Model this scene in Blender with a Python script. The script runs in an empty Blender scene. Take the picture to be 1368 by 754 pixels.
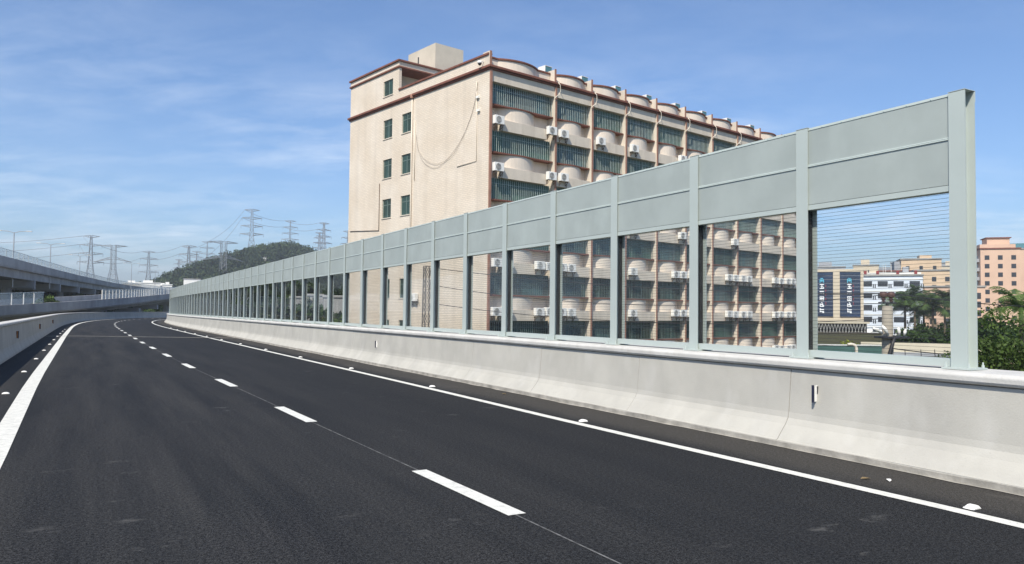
import bpy, math, random
import numpy as np
from mathutils import Vector, Matrix
random.seed(7); rng = np.random.default_rng(7)
PI = math.pi
scene = bpy.context.scene
COL = scene.collection

# ------------------------------------------------------------------ camera model
H_CAM = 1.60
F_PX = 1030.0
PITCH, ROLL = math.radians(2.2), math.radians(0.65)
cp, sp, cr, sr = math.cos(PITCH), math.sin(PITCH), math.cos(ROLL), math.sin(ROLL)
MC = np.array([[cr, -sr, 0], [sr, cr, 0], [0, 0, 1]]) @ np.array([[1, 0, 0], [0, sp, -cp], [0, cp, sp]])


def at(x, y, d):
    """world point seen at photo pixel (x, y) at forward distance d"""
    v = MC.T @ np.array([(x - 684) / F_PX, (y - 377) / F_PX, 1.0])
    v = v / v[1] * d
    return Vector((v[0], v[1], v[2] + H_CAM))


cam_d = bpy.data.cameras.new('camera')
cam_d.sensor_width = 36.0
cam_d.lens = F_PX / 1368 * 36
cam_d.clip_start = 0.05
cam_d.clip_end = 20000
cam = bpy.data.objects.new('camera', cam_d)
COL.objects.link(cam)
R = Matrix(((MC[0][0], -MC[1][0], -MC[2][0]), (MC[0][1], -MC[1][1], -MC[2][1]), (MC[0][2], -MC[1][2], -MC[2][2])))
cam.matrix_world = Matrix.Translation((0, 0, H_CAM)) @ R.to_4x4()
scene.camera = cam

# ------------------------------------------------------------------ light
SUN_EL = math.radians(48.5)
SX, SY = -0.36, -0.933
SUN_AZ = math.atan2(SX, SY)            # clockwise from +Y
sd = bpy.data.lights.new('sun', 'SUN')
sd.energy = 4.5
sd.angle = math.radians(0.53)
sd.color = (1.0, 0.925, 0.80)
sun = bpy.data.objects.new('sun', sd)
COL.objects.link(sun)
sv = Vector((math.sin(SUN_AZ) * math.cos(SUN_EL), math.cos(SUN_AZ) * math.cos(SUN_EL), math.sin(SUN_EL)))
sun.rotation_euler = sv.to_track_quat('Z', 'Y').to_euler()
sun.location = (0, 0, 60)

w = bpy.data.worlds.new('World')
scene.world = w
w.use_nodes = True
nt = w.node_tree
N, Lk = nt.nodes, nt.links
bg = N['Background']
sky = N.new('ShaderNodeTexSky')
sky.sky_type = 'NISHITA'
sky.sun_disc = False
sky.sun_elevation = SUN_EL
sky.sun_rotation = SUN_AZ
sky.air_density = 1.0
sky.dust_density = 1.2
sky.ozone_density = 2.4
# thin cirrus: noise on the direction projected to a high plane
tc = N.new('ShaderNodeTexCoord')
sep = N.new('ShaderNodeSeparateXYZ'); Lk.new(tc.outputs['Generated'], sep.inputs[0])


def wmath(op, a, b=None, c=None, clamp=False):
    n = N.new('ShaderNodeMath'); n.operation = op; n.use_clamp = clamp
    for i, v in enumerate((a, b, c)):
        if v is None: continue
        if isinstance(v, (int, float)): n.inputs[i].default_value = v
        else: Lk.new(v, n.inputs[i])
    return n.outputs[0]


zz = wmath('ADD', wmath('MAXIMUM', sep.outputs[2], 0.0), 0.16)
px = wmath('DIVIDE', sep.outputs[0], zz)
py = wmath('DIVIDE', sep.outputs[1], zz)
cmb = N.new('ShaderNodeCombineXYZ'); Lk.new(px, cmb.inputs[0]); Lk.new(py, cmb.inputs[1])
n1 = N.new('ShaderNodeTexNoise'); n1.inputs['Scale'].default_value = 4.2; n1.inputs['Detail'].default_value = 9; n1.inputs['Roughness'].default_value = 0.62; n1.inputs['Distortion'].default_value = 0.25
n2 = N.new('ShaderNodeTexNoise'); n2.inputs['Scale'].default_value = 0.75; n2.inputs['Detail'].default_value = 3
mp = N.new('ShaderNodeMapping'); mp.inputs['Scale'].default_value = (0.75, 1.25, 1); mp.inputs['Rotation'].default_value = (0, 0, 0.5); mp.inputs['Location'].default_value = (3.4, 1.7, 0)
Lk.new(cmb.outputs[0], mp.inputs[0]); Lk.new(mp.outputs[0], n1.inputs['Vector']); Lk.new(mp.outputs[0], n2.inputs['Vector'])
mr1 = N.new('ShaderNodeMapRange'); mr1.inputs[1].default_value = 0.40; mr1.inputs[2].default_value = 0.82
Lk.new(n1.outputs[0], mr1.inputs[0])
mr2 = N.new('ShaderNodeMapRange'); mr2.inputs[1].default_value = 0.36; mr2.inputs[2].default_value = 0.62
Lk.new(n2.outputs[0], mr2.inputs[0])
cl = wmath('MULTIPLY', wmath('MULTIPLY', mr1.outputs[0], mr2.outputs[0]), 0.75)
mr3 = N.new('ShaderNodeMapRange'); mr3.interpolation_type = 'SMOOTHSTEP'; mr3.inputs[1].default_value = 0.12; mr3.inputs[2].default_value = 0.36; mr3.inputs[3].default_value = 1.0; mr3.inputs[4].default_value = 0.16
Lk.new(sep.outputs[2], mr3.inputs[0]); cl = wmath('MULTIPLY', cl, mr3.outputs[0], clamp=True)
mixc = N.new('ShaderNodeMix'); mixc.data_type = 'RGBA'
tint = N.new('ShaderNodeMix'); tint.data_type = 'RGBA'; tint.blend_type = 'MULTIPLY'; tint.inputs['Factor'].default_value = 1.0
tint.inputs['B'].default_value = (0.78, 0.92, 1.10, 1); Lk.new(sky.outputs[0], tint.inputs['A'])
Lk.new(cl, mixc.inputs['Factor']); Lk.new(tint.outputs['Result'], mixc.inputs['A'])
mixc.inputs['B'].default_value = (7.0, 7.6, 8.4, 1)
Lk.new(mixc.outputs['Result'], bg.inputs['Color'])
bg.inputs['Strength'].default_value = 0.118
scene.view_settings.view_transform = 'Standard'
scene.view_settings.look = 'None'
scene.view_settings.exposure = 0.36
scene.view_settings.gamma = 1.0

# ------------------------------------------------------------------ materials
MATS = {}


def new_mat(name):
    m = bpy.data.materials.new(name); m.use_nodes = True
    MATS[name] = m
    return m, m.node_tree, m.node_tree.nodes['Principled BSDF']


def mat(name, col, rough=0.7, var=0.12, scale=3.0, metal=0.0, bump=0.0, bscale=40.0, spec=0.4, stretch=(1, 1, 1), tint=None):
    """plain coloured surface with broad colour variation and fine bump"""
    m, t, b = new_mat(name)
    n, l = t.nodes, t.links
    b.inputs['Roughness'].default_value = rough
    b.inputs['Metallic'].default_value = metal
    b.inputs['Specular IOR Level'].default_value = spec
    co = n.new('ShaderNodeTexCoord')
    mpp = n.new('ShaderNodeMapping'); mpp.inputs['Scale'].default_value = stretch
    l.new(co.outputs['Object'], mpp.inputs[0])
    no = n.new('ShaderNodeTexNoise'); no.inputs['Scale'].default_value = scale; no.inputs['Detail'].default_value = 6; no.inputs['Roughness'].default_value = 0.6
    l.new(mpp.outputs[0], no.inputs['Vector'])
    mx = n.new('ShaderNodeMix'); mx.data_type = 'RGBA'
    c = np.array(col)
    tn = np.array(tint) if tint is not None else c * (1 - 2 * var)
    mx.inputs['A'].default_value = (*np.clip(tn, 0, 1), 1)
    mx.inputs['B'].default_value = (*np.clip(c * (1 + 0.6 * var), 0, 1), 1)
    mr = n.new('ShaderNodeMapRange'); mr.inputs[1].default_value = 0.3; mr.inputs[2].default_value = 0.65
    l.new(no.outputs[0], mr.inputs[0]); l.new(mr.outputs[0], mx.inputs['Factor'])
    l.new(mx.outputs['Result'], b.inputs['Base Color'])
    if bump:
        nb = n.new('ShaderNodeTexNoise'); nb.inputs['Scale'].default_value = bscale; nb.inputs['Detail'].default_value = 4
        l.new(co.outputs['Object'], nb.inputs['Vector'])
        bp = n.new('ShaderNodeBump'); bp.inputs['Strength'].default_value = bump; bp.inputs['Distance'].default_value = 0.02
        l.new(nb.outputs[0], bp.inputs['Height']); l.new(bp.outputs[0], b.inputs['Normal'])
    return m


def layer(m, col, scale, lo, hi, stretch=(1, 1, 1), strength=1.0, coord='Object', detail=5):
    """mix a further stain colour over a material's base colour by a stretched noise"""
    t = m.node_tree; n, l = t.nodes, t.links; b = n['Principled BSDF']
    src = b.inputs['Base Color'].links[0].from_socket
    co = n.new('ShaderNodeTexCoord'); mpp = n.new('ShaderNodeMapping'); mpp.inputs['Scale'].default_value = stretch
    l.new(co.outputs[coord], mpp.inputs[0])
    no = n.new('ShaderNodeTexNoise'); no.inputs['Scale'].default_value = scale; no.inputs['Detail'].default_value = detail
    l.new(mpp.outputs[0], no.inputs['Vector'])
    mr = n.new('ShaderNodeMapRange'); mr.inputs[1].default_value = lo; mr.inputs[2].default_value = hi; mr.inputs[4].default_value = strength
    l.new(no.outputs[0], mr.inputs[0])
    mx = n.new('ShaderNodeMix'); mx.data_type = 'RGBA'
    l.new(mr.outputs[0], mx.inputs['Factor']); l.new(src, mx.inputs['A']); mx.inputs['B'].default_value = (*col, 1)
    l.new(mx.outputs['Result'], b.inputs['Base Color'])
    return m


def mat_asphalt():
    m, t, b = new_mat('asphalt'); n, l = t.nodes, t.links
    uv = n.new('ShaderNodeTexCoord')
    s = n.new('ShaderNodeSeparateXYZ'); l.new(uv.outputs['UV'], s.inputs[0])     # x: metres across, y: metres along
    def noise(scale, det, st=(1, 1, 1), rough=0.6):
        mpp = n.new('ShaderNodeMapping'); mpp.inputs['Scale'].default_value = st
        l.new(uv.outputs['UV'], mpp.inputs[0])
        no = n.new('ShaderNodeTexNoise'); no.inputs['Scale'].default_value = scale; no.inputs['Detail'].default_value = det; no.inputs['Roughness'].default_value = rough
        l.new(mpp.outputs[0], no.inputs['Vector']); return no.outputs[0]
    def rng_(x, a, c, d0=0.0, d1=1.0):
        mr = n.new('ShaderNodeMapRange'); mr.inputs[1].default_value = a; mr.inputs[2].default_value = c; mr.inputs[3].default_value = d0; mr.inputs[4].default_value = d1
        l.new(x, mr.inputs[0]); return mr.outputs[0]
    def mix(f, a, c):
        mx = n.new('ShaderNodeMix'); mx.data_type = 'RGBA'; l.new(f, mx.inputs['Factor'])
        for k, v in (('A', a), ('B', c)):
            if isinstance(v, tuple): mx.inputs[k].default_value = (*v, 1)
            else: l.new(v, mx.inputs[k])
        return mx.outputs['Result']
    ag1 = noise(95, 2); ag2 = noise(34, 4, (1, 1, 1), 0.8)
    am = n.new('ShaderNodeMath'); am.operation = 'MULTIPLY_ADD'; l.new(ag1, am.inputs[0]); am.inputs[1].default_value = 0.5
    a2 = n.new('ShaderNodeMath'); a2.operation = 'MULTIPLY'; l.new(ag2, a2.inputs[0]); a2.inputs[1].default_value = 0.5; l.new(a2.outputs[0], am.inputs[2])
    agg = rng_(am.outputs[0], 0.43, 0.60)
    base = mix(agg, (0.002, 0.0022, 0.003), (0.036, 0.038, 0.041))
    worn = mix(agg, (0.008, 0.008, 0.008), (0.074, 0.073, 0.071))
    # left lane is more worn than the right, with long streaks
    lane = rng_(s.outputs[0], 5.2, 1.2, 0.22, 1.0)
    streak = rng_(noise(1.0, 6, (1.5, 0.10, 1), 0.65), 0.36, 0.66)
    mm = n.new('ShaderNodeMath'); mm.operation = 'MULTIPLY'; l.new(lane, mm.inputs[0]); l.new(streak, mm.inputs[1])
    c = mix(mm.outputs[0], base, worn)
    # dusty brown shoulder beyond the right edge line
    sh = rng_(s.outputs[0], 6.35, 6.75, 0.0, 0.75)
    dust = mix(agg, (0.030, 0.028, 0.025), (0.090, 0.084, 0.076))
    c = mix(sh, c, dust)
    dn = rng_(noise(1.1, 6, (1, 0.4, 1), 0.7), 0.56, 0.72, 0, 0.55)
    shm = n.new('ShaderNodeMath'); shm.operation = 'MULTIPLY'; l.new(dn, shm.inputs[0]); l.new(rng_(s.outputs[0], 6.1, 7.4), shm.inputs[1])
    c = mix(shm.outputs[0], c, (0.14, 0.13, 0.115))
    # pale scuffs across the lanes
    sc = rng_(noise(2.4, 7, (0.55, 1.0, 1), 0.72), 0.60, 0.70, 0, 0.6)
    zone = rng_(noise(0.22, 2), 0.42, 0.58)
    zm = n.new('ShaderNodeMath'); zm.operation = 'MULTIPLY'; l.new(sc, zm.inputs[0]); l.new(zone, zm.inputs[1])
    c = mix(zm.outputs[0], c, (0.12, 0.118, 0.112))
    l.new(c, b.inputs['Base Color'])
    b.inputs['Roughness'].default_value = 0.82
    b.inputs['Specular IOR Level'].default_value = 0.14
    bp = n.new('ShaderNodeBump'); bp.inputs['Strength'].default_value = 0.55; bp.inputs['Distance'].default_value = 0.012
    l.new(noise(70, 3), bp.inputs['Height']); l.new(bp.outputs[0], b.inputs['Normal'])
    return m


def mat_tile(name, col, bw, bh, mortar, rough=0.6):
    """small facing tiles: brick pattern on local (x+y, z)"""
    m, t, b = new_mat(name); n, l = t.nodes, t.links
    co = n.new('ShaderNodeTexCoord'); s = n.new('ShaderNodeSeparateXYZ'); l.new(co.outputs['Object'], s.inputs[0])
    ad = n.new('ShaderNodeMath'); ad.operation = 'ADD'; l.new(s.outputs[0], ad.inputs[0]); l.new(s.outputs[1], ad.inputs[1])
    cb = n.new('ShaderNodeCombineXYZ'); l.new(ad.outputs[0], cb.inputs[0]); l.new(s.outputs[2], cb.inputs[1])
    br = n.new('ShaderNodeTexBrick'); br.inputs['Scale'].default_value = 1.0
    br.inputs['Brick Width'].default_value = bw; br.inputs['Row Height'].default_value = bh; br.inputs['Mortar Size'].default_value = 0.018
    c = np.array(col)
    br.inputs['Color1'].default_value = (*(c * 1.03), 1); br.inputs['Color2'].default_value = (*(c * 0.95), 1); br.inputs['Mortar'].default_value = (*(c * mortar), 1)
    l.new(cb.outputs[0], br.inputs['Vector'])
    no = n.new('ShaderNodeTexNoise'); no.inputs['Scale'].default_value = 0.35; no.inputs['Detail'].default_value = 6
    l.new(co.outputs['Object'], no.inputs['Vector'])
    mr = n.new('ShaderNodeMapRange'); mr.inputs[1].default_value = 0.35; mr.inputs[2].default_value = 0.7
    l.new(no.outputs[0], mr.inputs[0])
    mx = n.new('ShaderNodeMix'); mx.data_type = 'RGBA'; mx.blend_type = 'MULTIPLY'
    mx.inputs['Factor'].default_value = 1.0
    rmp = n.new('ShaderNodeMix'); rmp.data_type = 'RGBA'; l.new(mr.outputs[0], rmp.inputs['Factor'])
    rmp.inputs['A'].default_value = (0.90, 0.87, 0.83, 1); rmp.inputs['B'].default_value = (1.0, 1.0, 1.0, 1)
    l.new(br.outputs['Color'], mx.inputs['A']); l.new(rmp.outputs['Result'], mx.inputs['B'])
    l.new(mx.outputs['Result'], b.inputs['Base Color'])
    b.inputs['Roughness'].default_value = rough
    b.inputs['Specular IOR Level'].default_value = 0.3
    return m


def mat_pane():
    """clear acrylic sheet with dark horizontal threads cast in it"""
    m, t, b = new_mat('threaded_acrylic'); n, l = t.nodes, t.links
    n.remove(b)
    out = n['Material Output']
    co = n.new('ShaderNodeTexCoord'); s = n.new('ShaderNodeSeparateXYZ'); l.new(co.outputs['Object'], s.inputs[0])
    d = n.new('ShaderNodeMath'); d.operation = 'DIVIDE'; l.new(s.outputs[2], d.inputs[0]); d.inputs[1].default_value = 0.043
    f = n.new('ShaderNodeMath'); f.operation = 'FRACT'; l.new(d.outputs[0], f.inputs[0])
    lt = n.new('ShaderNodeMath'); lt.operation = 'LESS_THAN'; l.new(f.outputs[0], lt.inputs[0]); lt.inputs[1].default_value = 0.085
    tr = n.new('ShaderNodeBsdfTransparent'); tr.inputs[0].default_value = (0.965, 0.97, 0.965, 1)
    gl = n.new('ShaderNodeBsdfGlossy'); gl.inputs['Roughness'].default_value = 0.02; gl.inputs[0].default_value = (1, 1, 1, 1)
    fr = n.new('ShaderNodeFresnel'); fr.inputs[0].default_value = 1.45
    geo = n.new('ShaderNodeNewGeometry')                     # reflect on entry only: no false total reflection on the way out
    fm = n.new('ShaderNodeMath'); fm.operation = 'SUBTRACT'; fm.use_clamp = True; l.new(fr.outputs[0], fm.inputs[0]); l.new(geo.outputs['Backfacing'], fm.inputs[1])
    m1 = n.new('ShaderNodeMixShader'); l.new(fm.outputs[0], m1.inputs[0]); l.new(tr.outputs[0], m1.inputs[1]); l.new(gl.outputs[0], m1.inputs[2])
    df = n.new('ShaderNodeBsdfDiffuse'); df.inputs[0].default_value = (0.05, 0.05, 0.06, 1)
    m2 = n.new('ShaderNodeMixShader'); fb = n.new('ShaderNodeMath'); fb.operation = 'SUBTRACT'; fb.use_clamp = True; l.new(lt.outputs[0], fb.inputs[0]); l.new(geo.outputs['Backfacing'], fb.inputs[1]); l.new(fb.outputs[0], m2.inputs[0]); l.new(m1.outputs[0], m2.inputs[1]); l.new(df.outputs[0], m2.inputs[2])
    l.new(m2.outputs[0], out.inputs[0])
    return m


def mat_leaf(name, col, trans=0.35):
    m, t, b = new_mat(name); n, l = t.nodes, t.links
    out = n['Material Output']
    at_ = n.new('ShaderNodeAttribute'); at_.attribute_name = 'tone'
    mx = n.new('ShaderNodeMix'); mx.data_type = 'RGBA'
    c = np.array(col)
    mx.inputs['A'].default_value = (*(c * 0.5), 1)
    mx.inputs['B'].default_value = (*np.clip(c * np.array([1.5, 1.4, 1.1]), 0, 1), 1)
    l.new(at_.outputs['Fac'], mx.inputs['Factor'])
    l.new(mx.outputs['Result'], b.inputs['Base Color']); b.inputs['Roughness'].default_value = 0.6
    b.inputs['Specular IOR Level'].default_value = 0.25
    ts = n.new('ShaderNodeBsdfTranslucent'); l.new(mx.outputs['Result'], ts.inputs[0])
    ms = n.new('ShaderNodeMixShader'); ms.inputs[0].default_value = trans
    l.new(b.outputs[0], ms.inputs[1]); l.new(ts.outputs[0], ms.inputs[2]); l.new(ms.outputs[0], out.inputs[0])
    return m


M = MATS
mat_asphalt()
mat('line_paint', (0.70, 0.695, 0.635), 0.6, 0.08, 9, bump=0.15, bscale=90)
layer(M['line_paint'], (0.36, 0.35, 0.33), 11, 0.52, 0.78, strength=0.6)
layer(M['line_paint'], (0.20, 0.20, 0.20), 55, 0.62, 0.72, strength=0.5, detail=2)
mat('seam', (0.16, 0.16, 0.155), 0.9, 0.25, 6)
layer(M['seam'], (0.05, 0.05, 0.052), 9, 0.45, 0.62)
mat('concrete', (0.445, 0.432, 0.388), 0.85, 0.07, 1.1, bump=0.12, bscale=55, spec=0.2)
layer(M['concrete'], (0.31, 0.30, 0.28), 1.6, 0.50, 0.78, stretch=(1.0, 1.0, 0.3), strength=0.38)
layer(M['concrete'], (0.52, 0.51, 0.475), 3.0, 0.55, 0.80, stretch=(1, 1, 0.5), strength=0.5)
layer(M['concrete'], (0.20, 0.19, 0.17), 60, 0.70, 0.76, strength=0.5, detail=2)
mat('coping', (0.54, 0.53, 0.50), 0.8, 0.08, 2.2, bump=0.15, bscale=45, spec=0.2)
layer(M['coping'], (0.36, 0.34, 0.30), 5, 0.56, 0.78, strength=0.5)
mat('kerb_concrete', (0.36, 0.34, 0.30), 0.9, 0.2, 4, bump=0.3, bscale=30)
mat('dark_joint', (0.26, 0.25, 0.235), 0.9, 0.2, 4)
mat('viaduct_concrete', (0.36, 0.36, 0.36), 0.9, 0.14, 0.25, spec=0.2)
layer(M['viaduct_concrete'], (0.19, 0.19, 0.20), 0.5, 0.5, 0.75, stretch=(1, 1, 0.3), strength=0.6)
mat('steel_edge', (0.52, 0.585, 0.555), 0.45, 0.04, 2)
mat('steel_green', (0.425, 0.478, 0.455), 0.45, 0.03, 1.2, metal=0.0, spec=0.45)
mat('panel_green', (0.362, 0.405, 0.385), 0.5, 0.06, 1.3, bump=0.10, bscale=160, spec=0.4)
layer(M['panel_green'], (0.315, 0.362, 0.345), 0.7, 0.5, 0.72, strength=0.55)
layer(M['panel_green'], (0.43, 0.485, 0.462), 1.7, 0.58, 0.75, stretch=(1, 1, 0.5), strength=0.5)
layer(M['panel_green'], (0.30, 0.335, 0.315), 2.6, 0.58, 0.80, stretch=(1.6, 1.6, 0.12), strength=0.35)
mat('galvanised', (0.40, 0.41, 0.42), 0.4, 0.08, 9, metal=0.5)
mat_pane()
mat_tile('facade_tile', (0.735, 0.65, 0.54), 0.42, 0.14, 0.80)
layer(M['facade_tile'], (0.46, 0.40, 0.33), 0.55, 0.50, 0.74, stretch=(2.2, 2.2, 0.08), strength=0.35)
layer(M['facade_tile'], (0.80, 0.74, 0.65), 0.35, 0.52, 0.64, stretch=(1, 1, 0.8), strength=0.15, detail=3)
mat('bow_render', (0.72, 0.63, 0.53), 0.75, 0.06, 0.8, spec=0.2, stretch=(1, 1, 0.4))
layer(M['bow_render'], (0.42, 0.36, 0.295), 0.8, 0.56, 0.80, stretch=(1.2, 1.2, 0.25), strength=0.5)
mat('band_render', (0.64, 0.57, 0.475), 0.8, 0.08, 0.9, spec=0.2, stretch=(1, 1, 0.5))
layer(M['band_render'], (0.36, 0.31, 0.25), 1.3, 0.54, 0.76, stretch=(1, 1, 0.2), strength=0.5)
mat('brown_trim', (0.20, 0.085, 0.06), 0.7, 0.15, 1.5, spec=0.25)
mat('fin_front', (0.33, 0.18, 0.13), 0.7, 0.12, 1.5, spec=0.25)
mat('roof_grey', (0.32, 0.31, 0.29), 0.9, 0.15, 0.6)
mat('stair_render', (0.55, 0.50, 0.41), 0.8, 0.07, 0.5, spec=0.2)
layer(M['stair_render'], (0.38, 0.34, 0.27), 0.9, 0.54, 0.78, stretch=(1, 1, 0.15), strength=0.5)
mat('green_glass', (0.045, 0.125, 0.095), 0.3, 0.45, 0.45, spec=0.35, tint=(0.012, 0.035, 0.03))
layer(M['green_glass'], (0.09, 0.16, 0.14), 0.9, 0.56, 0.62, stretch=(1, 1, 0.05), strength=0.55, detail=1)
mat('curtain_glass', (0.045, 0.11, 0.12), 0.25, 0.5, 0.7, spec=0.5, tint=(0.02, 0.035, 0.04))
layer(M['curtain_glass'], (0.16, 0.17, 0.15), 1.1, 0.55, 0.60, stretch=(1, 1, 0.04), strength=0.7, detail=1)
mat('dark_glass', (0.014, 0.034, 0.025), 0.22, 0.35, 0.6, spec=0.2)
layer(M['dark_glass'], (0.03, 0.09, 0.08), 0.8, 0.50, 0.56, stretch=(1, 1, 0.1), strength=0.6, detail=1)
mat('window_frame_green', (0.16, 0.22, 0.20), 0.5, 0.08, 3)
mat('bar_paint', (0.42, 0.50, 0.46), 0.5, 0.15, 4)
mat('white_plastic', (0.80, 0.79, 0.75), 0.45, 0.05, 3)
layer(M['white_plastic'], (0.52, 0.48, 0.40), 4, 0.58, 0.8, strength=0.35)
mat('grille_grey', (0.56, 0.56, 0.54), 0.5, 0.08, 6)
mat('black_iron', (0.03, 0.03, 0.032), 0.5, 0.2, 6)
mat('blue_black', (0.018, 0.022, 0.05), 0.4, 0.1, 6)
mat('rust_iron', (0.12, 0.075, 0.05), 0.8, 0.3, 8)
mat('cream_pipe', (0.70, 0.63, 0.52), 0.5, 0.06, 3)
mat('teal_sheet', (0.09, 0.22, 0.25), 0.35, 0.15, 2)
mat('cable_black', (0.025, 0.024, 0.024), 0.6, 0.1, 3)
mat('grey_cable', (0.34, 0.30, 0.25), 0.7, 0.1, 3)
mat('lattice_steel', (0.27, 0.285, 0.30), 0.5, 0.08, 2, metal=0.3)
mat('mast_steel', (0.16, 0.15, 0.14), 0.6, 0.15, 3, metal=0.3)
mat('pole_concrete', (0.33, 0.295, 0.24), 0.9, 0.12, 1.2, bump=0.1)
mat('insulator', (0.10, 0.05, 0.04), 0.25, 0.1, 5)
mat('bark', (0.11, 0.085, 0.06), 0.9, 0.25, 4, bump=0.4, bscale=12)
mat_leaf('leaf_dark', (0.038, 0.075, 0.022))
mat_leaf('leaf_mid', (0.058, 0.100, 0.026))
mat_leaf('leaf_olive', (0.085, 0.105, 0.030))
mat_leaf('palm_leaf', (0.065, 0.115, 0.036), 0.25)
mat_leaf('hill_leaf', (0.042, 0.068, 0.030), 0.15)
mat_leaf('hedge_yellow', (0.20, 0.24, 0.035))
mat('hill_soil', (0.045, 0.06, 0.03), 0.95, 0.3, 0.02)
mat('ground_earth', (0.105, 0.105, 0.065), 0.95, 0.3, 0.03)
layer(M['ground_earth'], (0.05, 0.075, 0.03), 0.06, 0.45, 0.6, strength=0.9)
mat('old_asphalt', (0.10, 0.10, 0.098), 0.9, 0.15, 0.3)
mat('pink_render', (0.60, 0.42, 0.31), 0.8, 0.05, 0.2, spec=0.2)
mat('apricot_render', (0.63, 0.475, 0.325), 0.8, 0.06, 0.2, spec=0.2)
mat('cream_render', (0.58, 0.50, 0.38), 0.8, 0.06, 0.2, spec=0.2)
mat('pale_blue_render', (0.62, 0.67, 0.74), 0.7, 0.05, 0.2, spec=0.2)
mat('white_render', (0.74, 0.73, 0.69), 0.8, 0.05, 0.2, spec=0.2)
mat('grey_render', (0.34, 0.35, 0.37), 0.8, 0.08, 0.2, spec=0.2)
mat('far_window', (0.05, 0.055, 0.065), 0.2, 0.3, 0.4)
mat('blue_curtain_wall', (0.022, 0.040, 0.085), 0.16, 0.25, 0.3, spec=0.6)
mat('sign_white', (0.82, 0.84, 0.86), 0.5, 0.04, 3)
mat('sign_cyan', (0.10, 0.45, 0.62), 0.5, 0.05, 3)
mat('sign_red', (0.20, 0.03, 0.05), 0.5, 0.1, 3)
mat('red_sheet', (0.26, 0.03, 0.028), 0.6, 0.12, 2)
mat('hoarding_green', (0.055, 0.12, 0.105), 0.6, 0.15, 0.5)
mat('precast_cream', (0.56, 0.51, 0.40), 0.85, 0.08, 0.4, spec=0.2)
mat('awning_blue', (0.45, 0.58, 0.64), 0.4, 0.06, 1)
mat('brown_lattice', (0.075, 0.065, 0.05), 0.8, 0.25, 2)
mat('orange_plate', (0.42, 0.17, 0.05), 0.5, 0.1, 8)
mat('drain_mesh', (0.33, 0.33, 0.32), 0.5, 0.1, 20, metal=0.4)
mat('dry_leaf_brown', (0.22, 0.16, 0.08), 0.8, 0.2, 20)
mat('frosted_rail', (0.50, 0.55, 0.55), 0.6, 0.06, 2)
mat('stone_grey', (0.36, 0.36, 0.35), 0.9, 0.15, 0.6)

# ------------------------------------------------------------------ mesh helpers


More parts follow.
